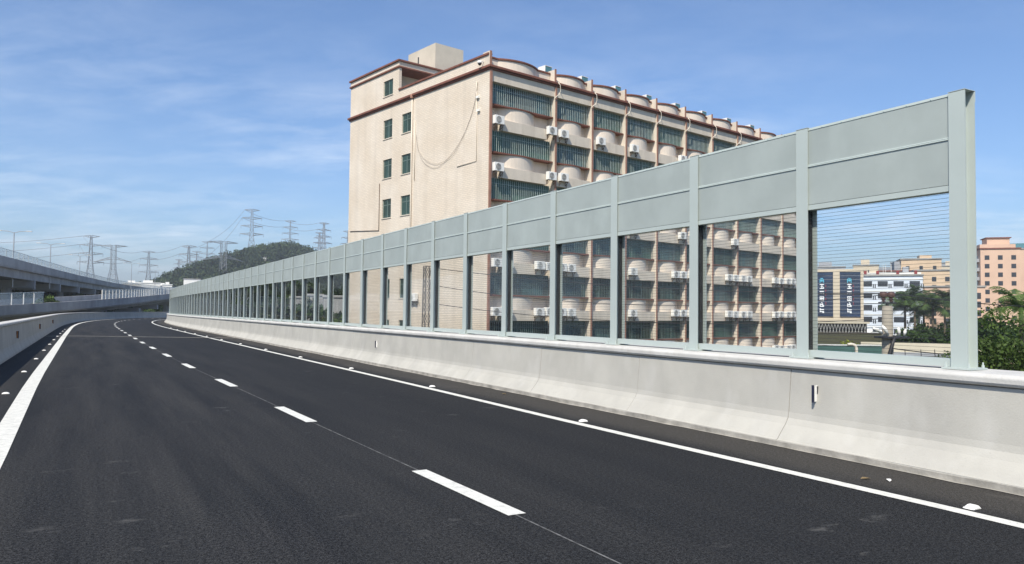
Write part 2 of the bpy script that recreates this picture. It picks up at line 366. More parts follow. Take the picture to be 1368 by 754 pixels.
class MB:
    def __init__(self): self.v = []; self.f = []; self.m = []; self.uv = None

    def add(self, vs, fs, mi=0):
        o = len(self.v); self.v += [tuple(p) for p in vs]
        self.f += [tuple(i + o for i in f) for f in fs]; self.m += [mi] * len(fs)
        return self

    def box(self, x0, x1, y0, y1, z0, z1, mi=0, mtx=None):
        vs = [Vector((x, y, z)) for z in (z0, z1) for y in (y0, y1) for x in (x0, x1)]
        if mtx is not None: vs = [mtx @ v for v in vs]
        return self.add(vs, [(0, 2, 3, 1), (4, 5, 7, 6), (0, 1, 5, 4), (1, 3, 7, 5), (3, 2, 6, 7), (2, 0, 4, 6)], mi)

    def bar(self, p, q, r, n=4, r2=None, mi=0, cap=True):
        p, q = Vector(p), Vector(q); d = q - p
        if d.length < 1e-6: return self
        rot = d.to_track_quat('Z', 'Y'); r2 = r if r2 is None else r2
        vs = []
        for c, rr in ((p, r), (q, r2)):
            for k in range(n):
                a = 2 * PI * (k + 0.5) / n
                vs.append(c + rot @ Vector((rr * math.cos(a), rr * math.sin(a), 0)))
        fs = [(k, (k + 1) % n, n + (k + 1) % n, n + k) for k in range(n)]
        if cap: fs += [tuple(range(n))[::-1], tuple(range(n, 2 * n))]
        return self.add(vs, fs, mi)

    def tube(self, pts, r, n=6, mi=0):
        """one connected tube along pts; r is a number or one radius per point"""
        pts = [Vector(p) for p in pts]; rr = r if hasattr(r, '__len__') else [r] * len(pts)
        vs = []
        up = Vector((0.13, 0.21, 1)).normalized()
        for i, p in enumerate(pts):
            d = (pts[min(i + 1, len(pts) - 1)] - pts[max(i - 1, 0)]).normalized()
            a = d.cross(up)
            if a.length < 0.05: a = d.cross(Vector((1, 0, 0)))
            a.normalize(); b = d.cross(a)
            for k in range(n):
                t = 2 * PI * k / n
                vs.append(p + rr[i] * (math.cos(t) * a + math.sin(t) * b))
        fs = []
        for i in range(len(pts) - 1):
            for k in range(n):
                fs.append((i * n + k, i * n + (k + 1) % n, (i + 1) * n + (k + 1) % n, (i + 1) * n + k))
        fs += [tuple(range(n))[::-1], tuple(range((len(pts) - 1) * n, len(pts) * n))]
        return self.add(vs, fs, mi)

    def prism(self, poly, z0, z1, mi=0):
        n = len(poly)
        vs = [(x, y, z0) for x, y in poly] + [(x, y, z1) for x, y in poly]
        fs = [(k, (k + 1) % n, n + (k + 1) % n, n + k) for k in range(n)] + [tuple(range(n))[::-1], tuple(range(n, 2 * n))]
        return self.add(vs, fs, mi)

    def lathe(self, prof, c, n=16, mi=0, axis='z'):
        vs = []
        for r, h in prof:
            for k in range(n):
                a = 2 * PI * k / n
                if axis == 'z': vs.append((c[0] + r * math.cos(a), c[1] + r * math.sin(a), c[2] + h))
                else: vs.append((c[0] + r * math.cos(a), c[1] + h, c[2] + r * math.sin(a)))
        fs = []
        for i in range(len(prof) - 1):
            for k in range(n):
                fs.append((i * n + k, i * n + (k + 1) % n, (i + 1) * n + (k + 1) % n, (i + 1) * n + k))
        fs += [tuple(range(n))[::-1], tuple(range((len(prof) - 1) * n, len(prof) * n))]
        return self.add(vs, fs, mi)

    def build(self, name, mats, parent=None, smooth=False, loc=None, bevel=0.0):
        me = bpy.data.meshes.new(name)
        me.from_pydata([tuple(v) for v in self.v], [], self.f)
        if not isinstance(mats, (list, tuple)): mats = [mats]
        for m_ in mats: me.materials.append(M[m_] if isinstance(m_, str) else m_)
        if len(mats) > 1: me.polygons.foreach_set('material_index', self.m)
        if smooth: me.polygons.foreach_set('use_smooth', [True] * len(self.f))
        if self.uv is not None:
            ul = me.uv_layers.new(name='UVMap')
            for lp in me.loops: ul.data[lp.index].uv = self.uv[lp.vertex_index]
        me.update()
        o = bpy.data.objects.new(name, me); COL.objects.link(o)
        if parent is not None: o.parent = parent
        if loc is not None: o.location = loc
        fix_normals(me)
        if bevel:
            b = o.modifiers.new('bevel', 'BEVEL'); b.width = bevel; b.segments = 2; b.limit_method = 'ANGLE'; b.angle_limit = math.radians(50)
        return o


import bmesh


def fix_normals(me):
    bm = bmesh.new(); bm.from_mesh(me); bmesh.ops.recalc_face_normals(bm, faces=bm.faces); bm.to_mesh(me); bm.free()


def tag(o, label=None, cat=None, group=None, kind=None):
    if label: o['label'] = label
    if cat: o['category'] = cat
    if group: o['group'] = group
    if kind: o['kind'] = kind
    return o


def empty(name, loc=(0, 0, 0), rz=0.0, label=None, cat=None, group=None):
    o = bpy.data.objects.new(name, None); COL.objects.link(o)
    o.location = loc; o.rotation_euler = (0, 0, rz)
    return tag(o, label, cat, group)


def copy_tree(o, parent=None):
    c = o.copy(); COL.objects.link(c); c.parent = parent
    if parent is not None: c.matrix_parent_inverse = o.matrix_parent_inverse.copy()
    for ch in list(o.children): copy_tree(ch, c)
    return c


ORD = ['first', 'second', 'third', 'fourth', 'fifth', 'sixth', 'seventh', 'eighth', 'ninth', 'tenth', 'eleventh', 'twelfth', 'thirteenth']

# ------------------------------------------------------------------ road alignment: straight, then easing to the right
HEAD = math.radians(-28.77)
S0, CK = 62.0, 1.2e-5
DS = 0.5
_S = np.arange(-20, 330 + DS, DS)
_k = np.where(_S < S0, 0, np.minimum(6 * CK * (_S - S0), 0.0066))
_th = HEAD + np.cumsum(_k) * DS
_dx, _dy = np.sin(_th), np.cos(_th)
_x = np.cumsum(_dx) * DS; _y = np.cumsum(_dy) * DS
_i0 = int(round(20 / DS)); _x -= _x[_i0]; _y -= _y[_i0]


def P(s, a, z=0.0):
    x = np.interp(s, _S, _x); y = np.interp(s, _S, _y); th = np.interp(s, _S, _th)
    g = -0.0022 * max(0.0, s - 15)
    tilt = 0.02 * min(0.0, a + 0.5) if a < 0 else 0.0
    return Vector((x + a * math.cos(th), y - a * math.sin(th), z + g + tilt))


def TH(s): return float(np.interp(s, _S, _th))


def sweep(mb, prof, ss, closed=True, caps=True, mi=0):
    n = len(prof); vs = []
    for s in ss:
        for (a, z) in prof: vs.append(P(s, a, z))
    fs = []
    for i in range(len(ss) - 1):
        for k in range(n if closed else n - 1):
            k2 = (k + 1) % n
            fs.append((i * n + k, i * n + k2, (i + 1) * n + k2, (i + 1) * n + k))
    if closed and caps: fs += [tuple(range(n)), tuple(range((len(ss) - 1) * n, len(ss) * n))]
    mb.add(vs, fs, mi)
    return mb


SS = list(np.arange(-18, 60, 2.0)) + list(np.arange(60, 322, 2.0))

# ------------------------------------------------------------------ ground, road, markings
ZG = -7.0
g = MB(); n = 48; rad = [0, 60, 200, 700, 1500, 3000]
vs = [(0, 0, ZG)]; fs = []
for r in rad[1:]:
    for k in range(n): vs.append((r * math.cos(2 * PI * k / n), r * math.sin(2 * PI * k / n), ZG))
for k in range(n): fs.append((0, 1 + k, 1 + (k + 1) % n))
for j in range(len(rad) - 2):
    for k in range(n):
        a, b = 1 + j * n + k, 1 + j * n + (k + 1) % n
        fs.append((a, a + n, b + n, b))
g.add(vs, fs); tag(g.build('ground', 'ground_earth'), kind='structure')

r_ = MB(); ac = [-2.6, -1.0, 0.5, 2.5, 4.5, 6.5, 8.0]
vs = [P(s, a) for s in SS for a in ac]; uv = [(a, s) for s in SS for a in ac]
na = len(ac)
fs = [(i * na + k, i * na + k + 1, (i + 1) * na + k + 1, (i + 1) * na + k) for i in range(len(SS) - 1) for k in range(na - 1)]
r_.add(vs, fs); r_.uv = uv
road = r_.build('road', 'asphalt'); tag(road, kind='structure')
dk = MB(); sweep(dk, [(-2.75, -0.02), (8.45, -0.02), (8.45, -0.35), (6.2, -0.55), (5.2, -1.9), (0.6, -1.9), (-0.4, -0.55), (-2.75, -0.35)], SS)
tag(dk.build('road_deck', 'viaduct_concrete'), kind='structure')


def interp(tab, s): return float(np.interp(s, [t[0] for t in tab], [t[1] for t in tab]))


RL = [(0, 6.32), (4, 6.33), (9, 6.22), (20, 6.18), (40, 6.05), (60, 5.98), (80, 6.0), (330, 6.0)]
LL = [(0, -0.78), (9, -0.83), (18, -0.97), (22, -1.01), (50, -1.15), (80, -1.2), (330, -1.2)]
CL = [(5, 3.02), (8, 2.92), (12, 2.80), (18, 2.64), (23, 2.50), (30, 2.40), (40, 2.29), (60, 2.2), (330, 2.2)]


def strip(tab, wdt, ss, z, name, mtl='line_paint'):
    mb = MB(); vs = []
    for s in ss:
        a = interp(tab, s); vs += [P(s, a - wdt / 2, z), P(s, a + wdt / 2, z)]
    mb.add(vs, [(2 * i, 2 * i + 1, 2 * i + 3, 2 * i + 2) for i in range(len(ss) - 1)])
    return tag(mb.build(name, mtl, parent=road), kind='structure')


strip(RL, 0.15, SS, 0.004, 'edge_line')
strip(LL, 0.25, SS, 0.004, 'edge_line')
strip(CL, 0.016, [s for s in SS if s < 200], 0.003, 'lane_seam', 'seam')
s = 5.35 - 5.66 * 2
while s < 250:
    if s > -8: strip(CL, 0.16, [s, s + 0.95, s + 1.9], 0.006, 'lane_dash')
    s += 5.66
# expansion joint: two thin pale seams right across the road
for s_, w_ in ((48.2, 0.34),):
    mb = MB(); vs = []
    for q in range(17):
        u = q / 16; a_ = -2.1 + 9.45 * u; sq = s_ + 3.2 - 6.2 * u; vs += [P(sq, a_, 0.012), P(sq + w_, a_, 0.012)]
    mb.add(vs, [(2 * q, 2 * q + 1, 2 * q + 3, 2 * q + 2) for q in range(16)])
    tag(mb.build('expansion_joint', 'kerb_concrete', parent=road), kind='structure')

# road studs
stud = MB()
prof = [(-0.075, 0.0), (-0.06, 0.022), (-0.02, 0.034), (0.02, 0.034), (0.06, 0.022), (0.075, 0.0)]
nn = len(prof); vs = []
for y, k in ((-0.055, 1.0), (-0.03, 1.0), (0.03, 1.0), (0.055, 1.0)):
    for i, (x, z) in enumerate(prof):
        vs.append((x * (0.86 if abs(y) > 0.05 else 1), y, z * (0.35 if abs(y) > 0.05 else 1)))
fs = [(i * nn + k, i * nn + k + 1, (i + 1) * nn + k + 1, (i + 1) * nn + k) for i in range(3) for k in range(nn - 1)]
fs += [tuple(range(nn)), tuple(range(3 * nn, 4 * nn)), tuple(i * nn for i in range(4)), tuple(i * nn + nn - 1 for i in range(4))]
stud.add(vs, fs)
stud.v = [(x * 0.85, y * 0.85, z * 0.9) for x, y, z in stud.v]
stud0 = stud.build('road_stud', 'white_plastic', smooth=False)
first = True
for side, tab, off, start in (('right', RL, 0.20, 3.85), ('left', LL, -0.33, 17.0)):
    for k in range(13 if side == 'right' else 10):
        s = start + 5.62 * k
        o = stud0 if first else stud0.copy()
        if not first: COL.objects.link(o)
        first = False
        o.location = P(s, interp(tab, s) + off, 0.001); o.rotation_euler = (0, 0, -TH(s))
        tag(o, f'small white road stud beside the {side} edge line, {ORD[k]} nearest the camera', 'road stud', f'road studs along the {side} edge line')

# ------------------------------------------------------------------ concrete barriers
cb = MB()
seg = 3.0; s = -17.25
BP = [(7.40, -0.02), (7.405, 0.075), (7.43, 0.085), (7.57, 0.255), (7.615, 0.33), (7.63, 0.40), (7.675, 0.925), (8.26, 0.925), (8.26, -0.02)]
while s < 200:
    e = s + seg - 0.009
    ss_ = np.linspace(s, e, 4); d = random.uniform(-0.003, 0.003)
    sweep(cb, [(a + (d if a < 8 else 0), z) for a, z in BP], ss_)
    s += seg
barrier = cb.build('concrete_barrier', 'concrete'); tag(barrier, 'long pale concrete crash barrier carrying the green noise panels', 'barrier')
c2 = MB(); sweep(c2, [(7.46, -0.02), (7.5, 0.09), (7.66, 0.33), (7.72, 0.9), (8.0, 0.9), (8.0, -0.02)], np.arange(-13.5, 199, 3.0))
c2.build('joint_filler', 'dark_joint', parent=barrier)
c3 = MB(); sweep(c3, [(7.70, 0.927), (7.635, 0.945), (7.618, 0.968), (7.616, 1.02), (7.65, 1.05), (8.32, 1.055), (8.32, 0.927)], np.arange(-13.6, 199, 2.0))
c3.build('coping', 'coping', parent=barrier, bevel=0.012)
# gutter strip of rough mortar along the toe
c4 = MB()
vs = []; gs = np.arange(-13, 120, 0.35)
for s in gs: vs += [P(s, 7.41, 0.006), P(s, 7.41 - 0.035 - 0.05 * random.random(), 0.006)]
c4.add(vs, [(2 * i, 2 * i + 1, 2 * i + 3, 2 * i + 2) for i in range(len(gs) - 1)])
c4.build('mortar_fillet', 'kerb_concrete', parent=barrier)
c5 = MB(); vs = []
for q in gs:
    hq = 0.058 + 0.016 * random.random(); vs += [P(q, 7.397, -0.01), P(q, 7.397, hq), P(q, 7.404, hq + 0.004)]
c5.add(vs, [(3 * i + k, 3 * i + k + 1, 3 * i + k + 4, 3 * i + k + 3) for i in range(len(gs) - 1) for k in (0, 1)])
c5.build('toe_strip', 'kerb_concrete', parent=barrier)

lb = MB(); s = 4.0
LP = [(-2.12, -0.05), (-2.13, 0.06), (-2.22, 0.24), (-2.25, 0.33), (-2.30, 1.0), (-2.62, 1.0), (-2.62, -0.05)]
while s < 300:
    sweep(lb, LP, np.linspace(s, s + 5.984, 4)); s += 6.0
lbar = lb.build('concrete_barrier', 'concrete'); tag(lbar, 'shaded concrete crash barrier with sunlit white top on the left of the road', 'barrier')
c3 = MB(); sweep(c3, [(-2.31, 1.002), (-2.245, 1.03), (-2.235, 1.09), (-2.26, 1.12), (-2.67, 1.12), (-2.67, 1.002)], np.arange(4, 300, 2.0))
c3.build('coping', 'coping', parent=lbar, bevel=0.012)
c2 = MB(); sweep(c2, [(-2.17, -0.05), (-2.28, 0.3), (-2.34, 0.99), (-2.56, 0.99), (-2.56, -0.05)], np.arange(4.5, 299, 3.0))
c2.build('joint_filler', 'dark_joint', parent=lbar)

# reflector plates on the barriers
def plate(s, a, z, h, mt, name, label, cat, group=None):
    t = empty(name, P(s, a, z), -TH(s), label, cat, group)
    sg = -1 if a > 0 else 1
    mb = MB(); mb.box(min(0, sg * 0.055), max(0, sg * 0.055), -0.006, 0.006, 0, h); mb.build('reflector_face', mt, t)
    mb = MB(); mb.box(min(sg * 0.056, sg * 0.082), max(sg * 0.056, sg * 0.082), -0.010, 0.010, -0.01, h + 0.005); mb.build('edge_strip', 'blue_black', t)
    mb = MB(); mb.box(min(0, sg * 0.008), max(0, sg * 0.008), -0.02, 0.02, 0.01, h - 0.01, 0); mb.build('fixing_plate', 'black_iron', t)


plate(6.35, 7.66, 0.57, 0.19, 'white_plastic', 'reflector', 'white upright reflector plate on the barrier near the end post', 'reflector', 'reflectors on the barrier faces')
plate(22.3, 7.66, 0.50, 0.19, 'white_plastic', 'reflector', 'small dark reflector plate midway along the noise barrier wall', 'reflector', 'reflectors on the barrier faces')
for k, (s, lbl) in enumerate(((33.5, 'nearest orange reflector on the shaded left barrier'), (48.5, 'middle orange reflector on the shaded left barrier'), (66, 'farthest orange reflector on the shaded left barrier'))):
    plate(s, -2.275, 0.50, 0.26, 'orange_plate', 'reflector', lbl, 'reflector', 'reflectors on the barrier faces')
# drain outlet covered with mesh at the barrier toe
t = empty('drain_outlet', P(6.72, 7.47, 0.02), -TH(6.7), 'round mesh covered drain outlet at the foot of the barrier', 'drain')
mb = MB()
for r0 in (0.085,):
    mb.lathe([(r0, 0), (r0, 0.02), (r0 * 0.8, 0.02), (r0 * 0.8, 0)], (0, 0, 0), 16, axis='z')
o = mb.build('collar', 'kerb_concrete', t, smooth=False); o.rotation_euler = (0, -0.95, 0); o.location = (0.0, 0, 0.07)
mb = MB()
for i in range(-4, 5):
    q = math.sqrt(max(0.0, 0.07 ** 2 - (i * 0.016) ** 2))
    mb.bar((i * 0.016, -q, 0.018), (i * 0.016, q, 0.018), 0.0025); mb.bar((-q, i * 0.016, 0.021), (q, i * 0.016, 0.021), 0.0025)
o = mb.build('mesh_cover', 'drain_mesh', t); o.rotation_euler = (0, -0.95, 0); o.location = (0.0, 0, 0.07)
# fallen leaves on the right shoulder
for k, (s, a, lb_) in enumerate(((5.0, 6.72, 'dry curled leaf on the shoulder just right of the edge line'), (4.85, 6.86, 'pale scrap lying on the shoulder beside a dry leaf'), (13.2, 7.1, 'small dry leaf on the shoulder below the noise panels'))):
    mb = MB(); L_ = 0.05
    mb.add([(-L_, 0, 0.004), (-L_ * .4, -.022, 0.012), (L_ * .4, -.020, 0.016), (L_, 0, 0.010), (L_ * .4, .020, 0.012), (-L_ * .4, .022, 0.018), (0, 0, 0.006)], [(0, 1, 6), (1, 2, 6), (2, 3, 6), (3, 4, 6), (4, 5, 6), (5, 0, 6)])
    o = mb.build('fallen_leaf', 'dry_leaf_brown' if k != 1 else 'white_plastic'); o.location = P(s, a, 0.001); o.rotation_euler = (0, 0, k * 1.3)
    sm = o.modifiers.new('thick', 'SOLIDIFY'); sm.thickness = 0.002
    tag(o, lb_, 'leaf')

# ------------------------------------------------------------------ noise barrier
NA = 8.0
ZB0, ZT = 1.055, 3.965
ns0 = 4.78
NPOST = 56
nb = empty('noise_barrier', P(ns0, NA, ZB0), 0, 'tall grey green noise barrier of metal panels over clear panes on steel posts', 'noise barrier')
base = nb.location.copy()
hw = 0.088


def post_mesh():
    mb = MB(); z0, z1 = 0.0, ZT - ZB0 - 0.005
    mb.box(-hw, hw, -0.09, -0.078, z0, z1); mb.box(-hw, hw, 0.078, 0.09, z0, z1); mb.box(-0.0045, 0.0045, -0.0775, 0.0775, z0, z1)
    mb.box(-hw - 0.003, hw + 0.003, -0.094, -0.0905, z1 - 0.11, z1 + 0.004)          # face plate under the cap
    mb.box(-hw - 0.003, hw + 0.003, -0.094, 0.094, z1 + 0.0045, z1 + 0.010)      # cap
    return mb


def plate_mesh():
    mb = MB(); mb.box(-0.15, 0.15, -0.155, 0.155, 0.001, 0.02)
    for sx in (-1, 1):
        for sy in (-1, 1):
            mb.lathe([(0.016, 0.02), (0.016, 0.045), (0.009, 0.046), (0.009, 0.075)], (sx * 0.12, sy * 0.125, 0), 6)
    for sx in (-0.05, 0.05):                                                          # gussets
        vs = [(sx - 0.005, -0.0905, 0.02), (sx - 0.005, -0.148, 0.02), (sx - 0.005, -0.148, 0.05), (sx - 0.005, -0.105, 0.15), (sx - 0.005, -0.0905, 0.15)]
        vs += [(x + 0.01, y, z) for x, y, z in vs]
        mb.add(vs, [(0, 1, 2, 3, 4), (9, 8, 7, 6, 5)] + [(i, (i + 1) % 5, 5 + (i + 1) % 5, 5 + i) for i in range(5)])
    return mb


pm = None
for k in range(NPOST):
    s = ns0 + 2.0 * k
    loc = P(s, NA, ZB0) - base
    if pm is None:
        po = post_mesh().build('post', 'steel_green', nb); pl = plate_mesh().build('base_plate', 'steel_green', po); pm = (po, pl)
        o = po
    else:
        o = pm[0].copy(); COL.objects.link(o); q = pm[1].copy(); COL.objects.link(q); q.parent = o
        o.parent = nb
    o.location = loc
    # local x along the wall, local y across (away from the road)
    o.rotation_euler = (0, 0, PI / 2 - TH(s) + PI) if False else (0, 0, math.atan2(-math.cos(TH(s)) * -1, math.sin(TH(s))))


def bay_box(mb, s0, s1, a0, a1, z0, z1, mi=0):
    vs = []
    for z in (z0, z1):
        for s, a in ((s0, a0), (s1, a0), (s1, a1), (s0, a1)): vs.append(P(s, a, z) - base)
    mb.add(vs, [(0, 1, 2, 3), (4, 5, 6, 7), (0, 1, 5, 4), (1, 2, 6, 5), (2, 3, 7, 6), (3, 0, 4, 7)], mi)


for k in range(NPOST - 1):
    s0, s1 = ns0 + 2 * k + 0.012, ns0 + 2 * k + 2 - 0.012
    j = random.uniform(-0.006, 0.006); j2 = random.uniform(-0.006, 0.006)
    zs, zt = 2.925 + j * 0.5, 3.96 + j2
    mid = 3.485 + j
    mb = MB()
    bay_box(mb, s0, s1, NA - 0.060, NA + 0.060, zs + 0.068, mid - 0.0145)         # two perforated sheets with folded edges
    bay_box(mb, s0, s1, NA - 0.060, NA + 0.060, mid + 0.0145, zt - 0.03)
    mb.build('metal_panel', 'panel_green', nb)
    mb = MB()
    bay_box(mb, s0, s1, NA - 0.072, NA + 0.062, mid - 0.014, mid - 0.0015)
    bay_box(mb, s0, s1, NA - 0.068, NA + 0.062, mid + 0.0025, mid + 0.014)
    bay_box(mb, s0, s1, NA - 0.066, NA + 0.064, zt - 0.028, zt)
    for q in range(1, 7):                                                        # rivets along the seams
        sq = s0 + (s1 - s0) * q / 7
        for zq in (mid - 0.008, zt - 0.014): bay_box(mb, sq - 0.006, sq + 0.006, NA - 0.071, NA - 0.066, zq - 0.006, zq + 0.006)
    mb.build('panel_edge', 'steel_edge', nb)
    mb = MB()
    bay_box(mb, s0, s1, NA - 0.064, NA + 0.058, zs, zs + 0.062)
    mb.build('window_frame', 'steel_green', nb); mb = MB()
    bay_box(mb, s0, s1, NA - 0.060, NA + 0.055, ZB0 + 0.022, ZB0 + 0.105)
    mb.build('window_frame', 'steel_green', nb)
    mb = MB(); bay_box(mb, s0 + 0.004, s1 - 0.004, NA - 0.008, NA + 0.008, ZB0 + 0.106, zs - 0.001)
    mb.build('pane', 'threaded_acrylic', nb)
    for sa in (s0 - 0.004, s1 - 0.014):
        mb = MB(); bay_box(mb, sa, sa + 0.018, NA + 0.0085, NA + 0.074, ZB0 + 0.107, zs - 0.002); mb.build('web_shade_strip', 'black_iron', nb)  # near-black strip added behind each pane end to darken the post recess like shade

# ------------------------------------------------------------------ the apartment block
YAW = math.radians(39.95)
ctr = at(654.6, 88.5, 55.0)
bld = empty('apartment_block', (ctr.x, ctr.y, ZG), YAW, 'cream apartment block with bowed balconies, brown fins and barred green windows', 'building')


def hz(zrel): return zrel + H_CAM - ZG       # height relative to the camera -> local height


FIN = [0.0, 6.47] + [6.47 + 4.05 * i for i in range(1, 10)]
LEN = FIN[-1]
DEP = 20.9
RC = 0.78                                     # depth of the window recess
WT = [16.66 - 3.465 * k for k in range(7)]    # window heads (relative to camera)
SL = [w_ - 1.58 for w_ in WT]                  # sills
mb = MB()
# left gable wall with real window openings
openings = []
for k in range(7):
    zt_ = 16.40 - 3.44 * k
    for (l0, l1) in ((13.4, 14.85), (10.4, 11.85)):
        if k == 0 and False: continue
        openings.append((l0, l1, hz(zt_ - 1.62), hz(zt_)))
openings = [o for o in openings if o[2] > 0.3]
pent_open = (13.4, 14.95, hz(18.5), hz(19.85))


def wall_with_holes(mb, u0, u1, z0, z1, holes, place, th):
    us = sorted({u0, u1} | {h[0] for h in holes} | {h[1] for h in holes}); zs = sorted({z0, z1} | {h[2] for h in holes} | {h[3] for h in holes})
    def hole(i, j):
        uc, zc = (us[i] + us[i + 1]) / 2, (zs[j] + zs[j + 1]) / 2
        return any(h[0] < uc < h[1] and h[2] < zc < h[3] for h in holes)
    idx = {}
    def v(i, j, d):
        if (i, j, d) not in idx:
            idx[(i, j, d)] = len(mb.v); mb.v.append(tuple(place(us[i], zs[j], th if d else 0)))
        return idx[(i, j, d)]
    for i in range(len(us) - 1):
        for j in range(len(zs) - 1):
            if hole(i, j): continue
            for d in (0, 1): mb.f.append((v(i, j, d), v(i + 1, j, d), v(i + 1, j + 1, d), v(i, j + 1, d))); mb.m.append(0)
            for (di, dj, e0, e1) in ((-1, 0, (i, j), (i, j + 1)), (1, 0, (i + 1, j), (i + 1, j + 1)), (0, -1, (i, j), (i + 1, j)), (0, 1, (i, j + 1), (i + 1, j + 1))):
                ii, jj = i + di, j + dj
                out = ii < 0 or jj < 0 or ii >= len(us) - 1 or jj >= len(zs) - 1
                if out or hole(ii, jj):
                    mb.f.append((v(*e0, 0), v(*e1, 0), v(*e1, 1), v(*e0, 1))); mb.m.append(0)


wall_with_holes(mb, 0.0, DEP, 0.0, hz(17.44), openings, lambda u, z, d: (d, u, z), 0.25)
mb.build('gable_wall', 'facade_tile', bld)
mb = MB()
mb.box(0.26, LEN, RC + 0.002, RC + 0.25, 0, hz(17.44))       # recessed long wall
mb.box(LEN - 0.25, LEN, RC + 0.26, DEP, 0, hz(17.44)); mb.box(0.26, LEN - 0.26, DEP - 0.25, DEP - 0.003, 0, hz(17.44))
mb.build('rear_and_recess_wall', 'bow_render', bld)
mb = MB(); mb.box(0.26, LEN - 0.26, RC + 0.26, DEP - 0.26, hz(17.2), hz(17.43)); mb.build('roof', 'roof_grey', bld)
# cornice
mb = MB()
mb.box(-0.10, LEN + 0.1, -0.12, 0.3, hz(17.45), hz(17.58)); mb.box(-0.22, LEN + 0.2, -0.24, 0.31, hz(17.583), hz(17.77))
mb.box(-0.10, 0.3, 0.303, DEP + 0.1, hz(17.45), hz(17.58)); mb.box(-0.22, 0.31, 0.313, DEP + 0.2, hz(17.583), hz(17.77))
mb.build('cornice', 'brown_trim', bld, bevel=0.03)


def bow(c, half, y_in, sag, n=14):
    """plan outline of a bowed panel: circular arc bulging from y_in towards -y"""
    Rr = (half * half + sag * sag) / (2 * sag); a0 = math.asin(half / Rr)
    return [(c + Rr * math.sin(-a0 + 2 * a0 * i / n), y_in + (Rr - sag) - Rr * math.cos(-a0 + 2 * a0 * i / n)) for i in range(n + 1)]


def offs(p, d):
    """offset an arc outline towards -y by d along its normals"""
    o = []
    for i, (x, y) in enumerate(p):
        x0, y0 = p[max(i - 1, 0)]; x1, y1 = p[min(i + 1, len(p) - 1)]
        L_ = math.hypot(x1 - x0, y1 - y0); o.append((x + (y1 - y0) / L_ * d, y - (x1 - x0) / L_ * d))
    return o


NB = len(FIN) - 1
def bow_of(i):
    c = (FIN[i] + FIN[i + 1]) / 2
    return (c - 0.15, 1.95) if i == 0 else (c, 1.60)


# parapet of the long side: straight wall + bows, brown cap following them
for i in range(NB):
    c, half = bow_of(i); x0, x1 = FIN[i] + 0.11, FIN[i + 1] - 0.11
    arc = bow(c, half, RC - 0.25, 0.60)
    prof_ = [(x0, RC - 0.25)] + arc + [(x1, RC - 0.25)]
    back = [(x, max(y + 0.18, 0)) for x, y in prof_]
    mb = MB(); mb.prism(prof_ + [(x1, RC), (x0, RC)], hz(17.775), hz(18.50)); mb.build('bowed_parapet', 'bow_render', bld)
    cap_ = [(x0, RC - 0.33)] + offs(arc, 0.09) + [(x1, RC - 0.33)]
    mb = MB(); mb.prism(cap_ + [(x1, RC + 0.05), (x0, RC + 0.05)], hz(18.503), hz(18.64)); mb.build('parapet_cap', 'brown_trim', bld, bevel=0.02)
# floors: spandrel bands, bowed panels, sills, windows with bars
win_id = 0
for k in range(7):
    bt = WT[k] + 0.80 if k else 17.44
    mb = MB()
    for i in range(NB):
        x0, x1 = FIN[i] + 0.115, FIN[i + 1] - 0.115
        if i == 0 and k: x0 += 1.0; x1 -= 0.75
        mb.box(x0, x1, 0.0, RC, hz(WT[k]), hz(bt))
    mb.build('spandrel_band', 'band_render', bld)
    for i in range(NB):
        c, half = bow_of(i); x0, x1 = FIN[i] + 0.115, FIN[i + 1] - 0.115
        zs_ = SL[k]; zb_ = WT[k + 1] + 0.80 if k < 6 else -8.4
        arc = bow(c, half, RC, RC - 0.02)
        mb = MB(); mb.prism(arc, hz(zb_ + 0.002), hz(zs_ - 0.10))
        me_o = mb.build('bowed_panel', 'bow_render', bld)
        sa = bow(c, 0.95 if i else 1.15, 0.10, 0.13)
        out = [(x0, 0.10)] + sa + [(x1, 0.10)]
        mb = MB(); mb.prism(out + [(x1, RC - 0.002), (x0, RC - 0.002)], hz(zs_ - 0.098), hz(zs_)); mb.build('window_sill', 'brown_trim', bld)
        # window
        mb = MB(); z0, z1 = hz(zs_ + 0.002), hz(WT[k] - 0.002)
        wx0, wx1 = x0 + 0.03, x1 - (0.03 if i else 0.03)
        fr = 0.05
        nm = 4 if i == 0 else 3
        mb.box(wx0, wx1, 0.44, 0.50, z0, z0 + fr); mb.box(wx0, wx1, 0.44, 0.50, z1 - fr, z1)
        for q in range(nm + 1):
            xq = wx0 + (wx1 - wx0 - fr) * q / nm; mb.box(xq, xq + fr, 0.441, 0.499, z0 + fr, z1 - fr)
        mb.box(wx0 + fr, wx1 - fr, 0.445, 0.495, z0 + 1.02, z0 + 1.06)
        wf = mb.build('window', 'window_frame_green', bld)
        mb = MB(); mb.box(wx0 + 0.01, wx1 - 0.01, 0.465, 0.475, z0 + 0.01, z1 - 0.01); mb.build('glass', random.choice(['green_glass', 'green_glass', 'curtain_glass'] if k < 3 else ['dark_glass', 'dark_glass', 'green_glass', 'curtain_glass']), wf)
        mb = MB(); nb_ = int((wx1 - wx0) / 0.19)
        for q in range(nb_ + 1):
            xq = wx0 + (wx1 - wx0) * q / nb_; bw_ = 0.014 if k < 3 else 0.008; mb.box(xq - bw_, xq + bw_, 0.262, 0.285, z0, z1)
        for zq in (z1 - 0.42,): mb.box(wx0, wx1, 0.286, 0.298, zq, zq + 0.022)
        mb.build('security_bars', 'bar_paint' if k < 3 else 'window_frame_green', wf)
        win_id += 1
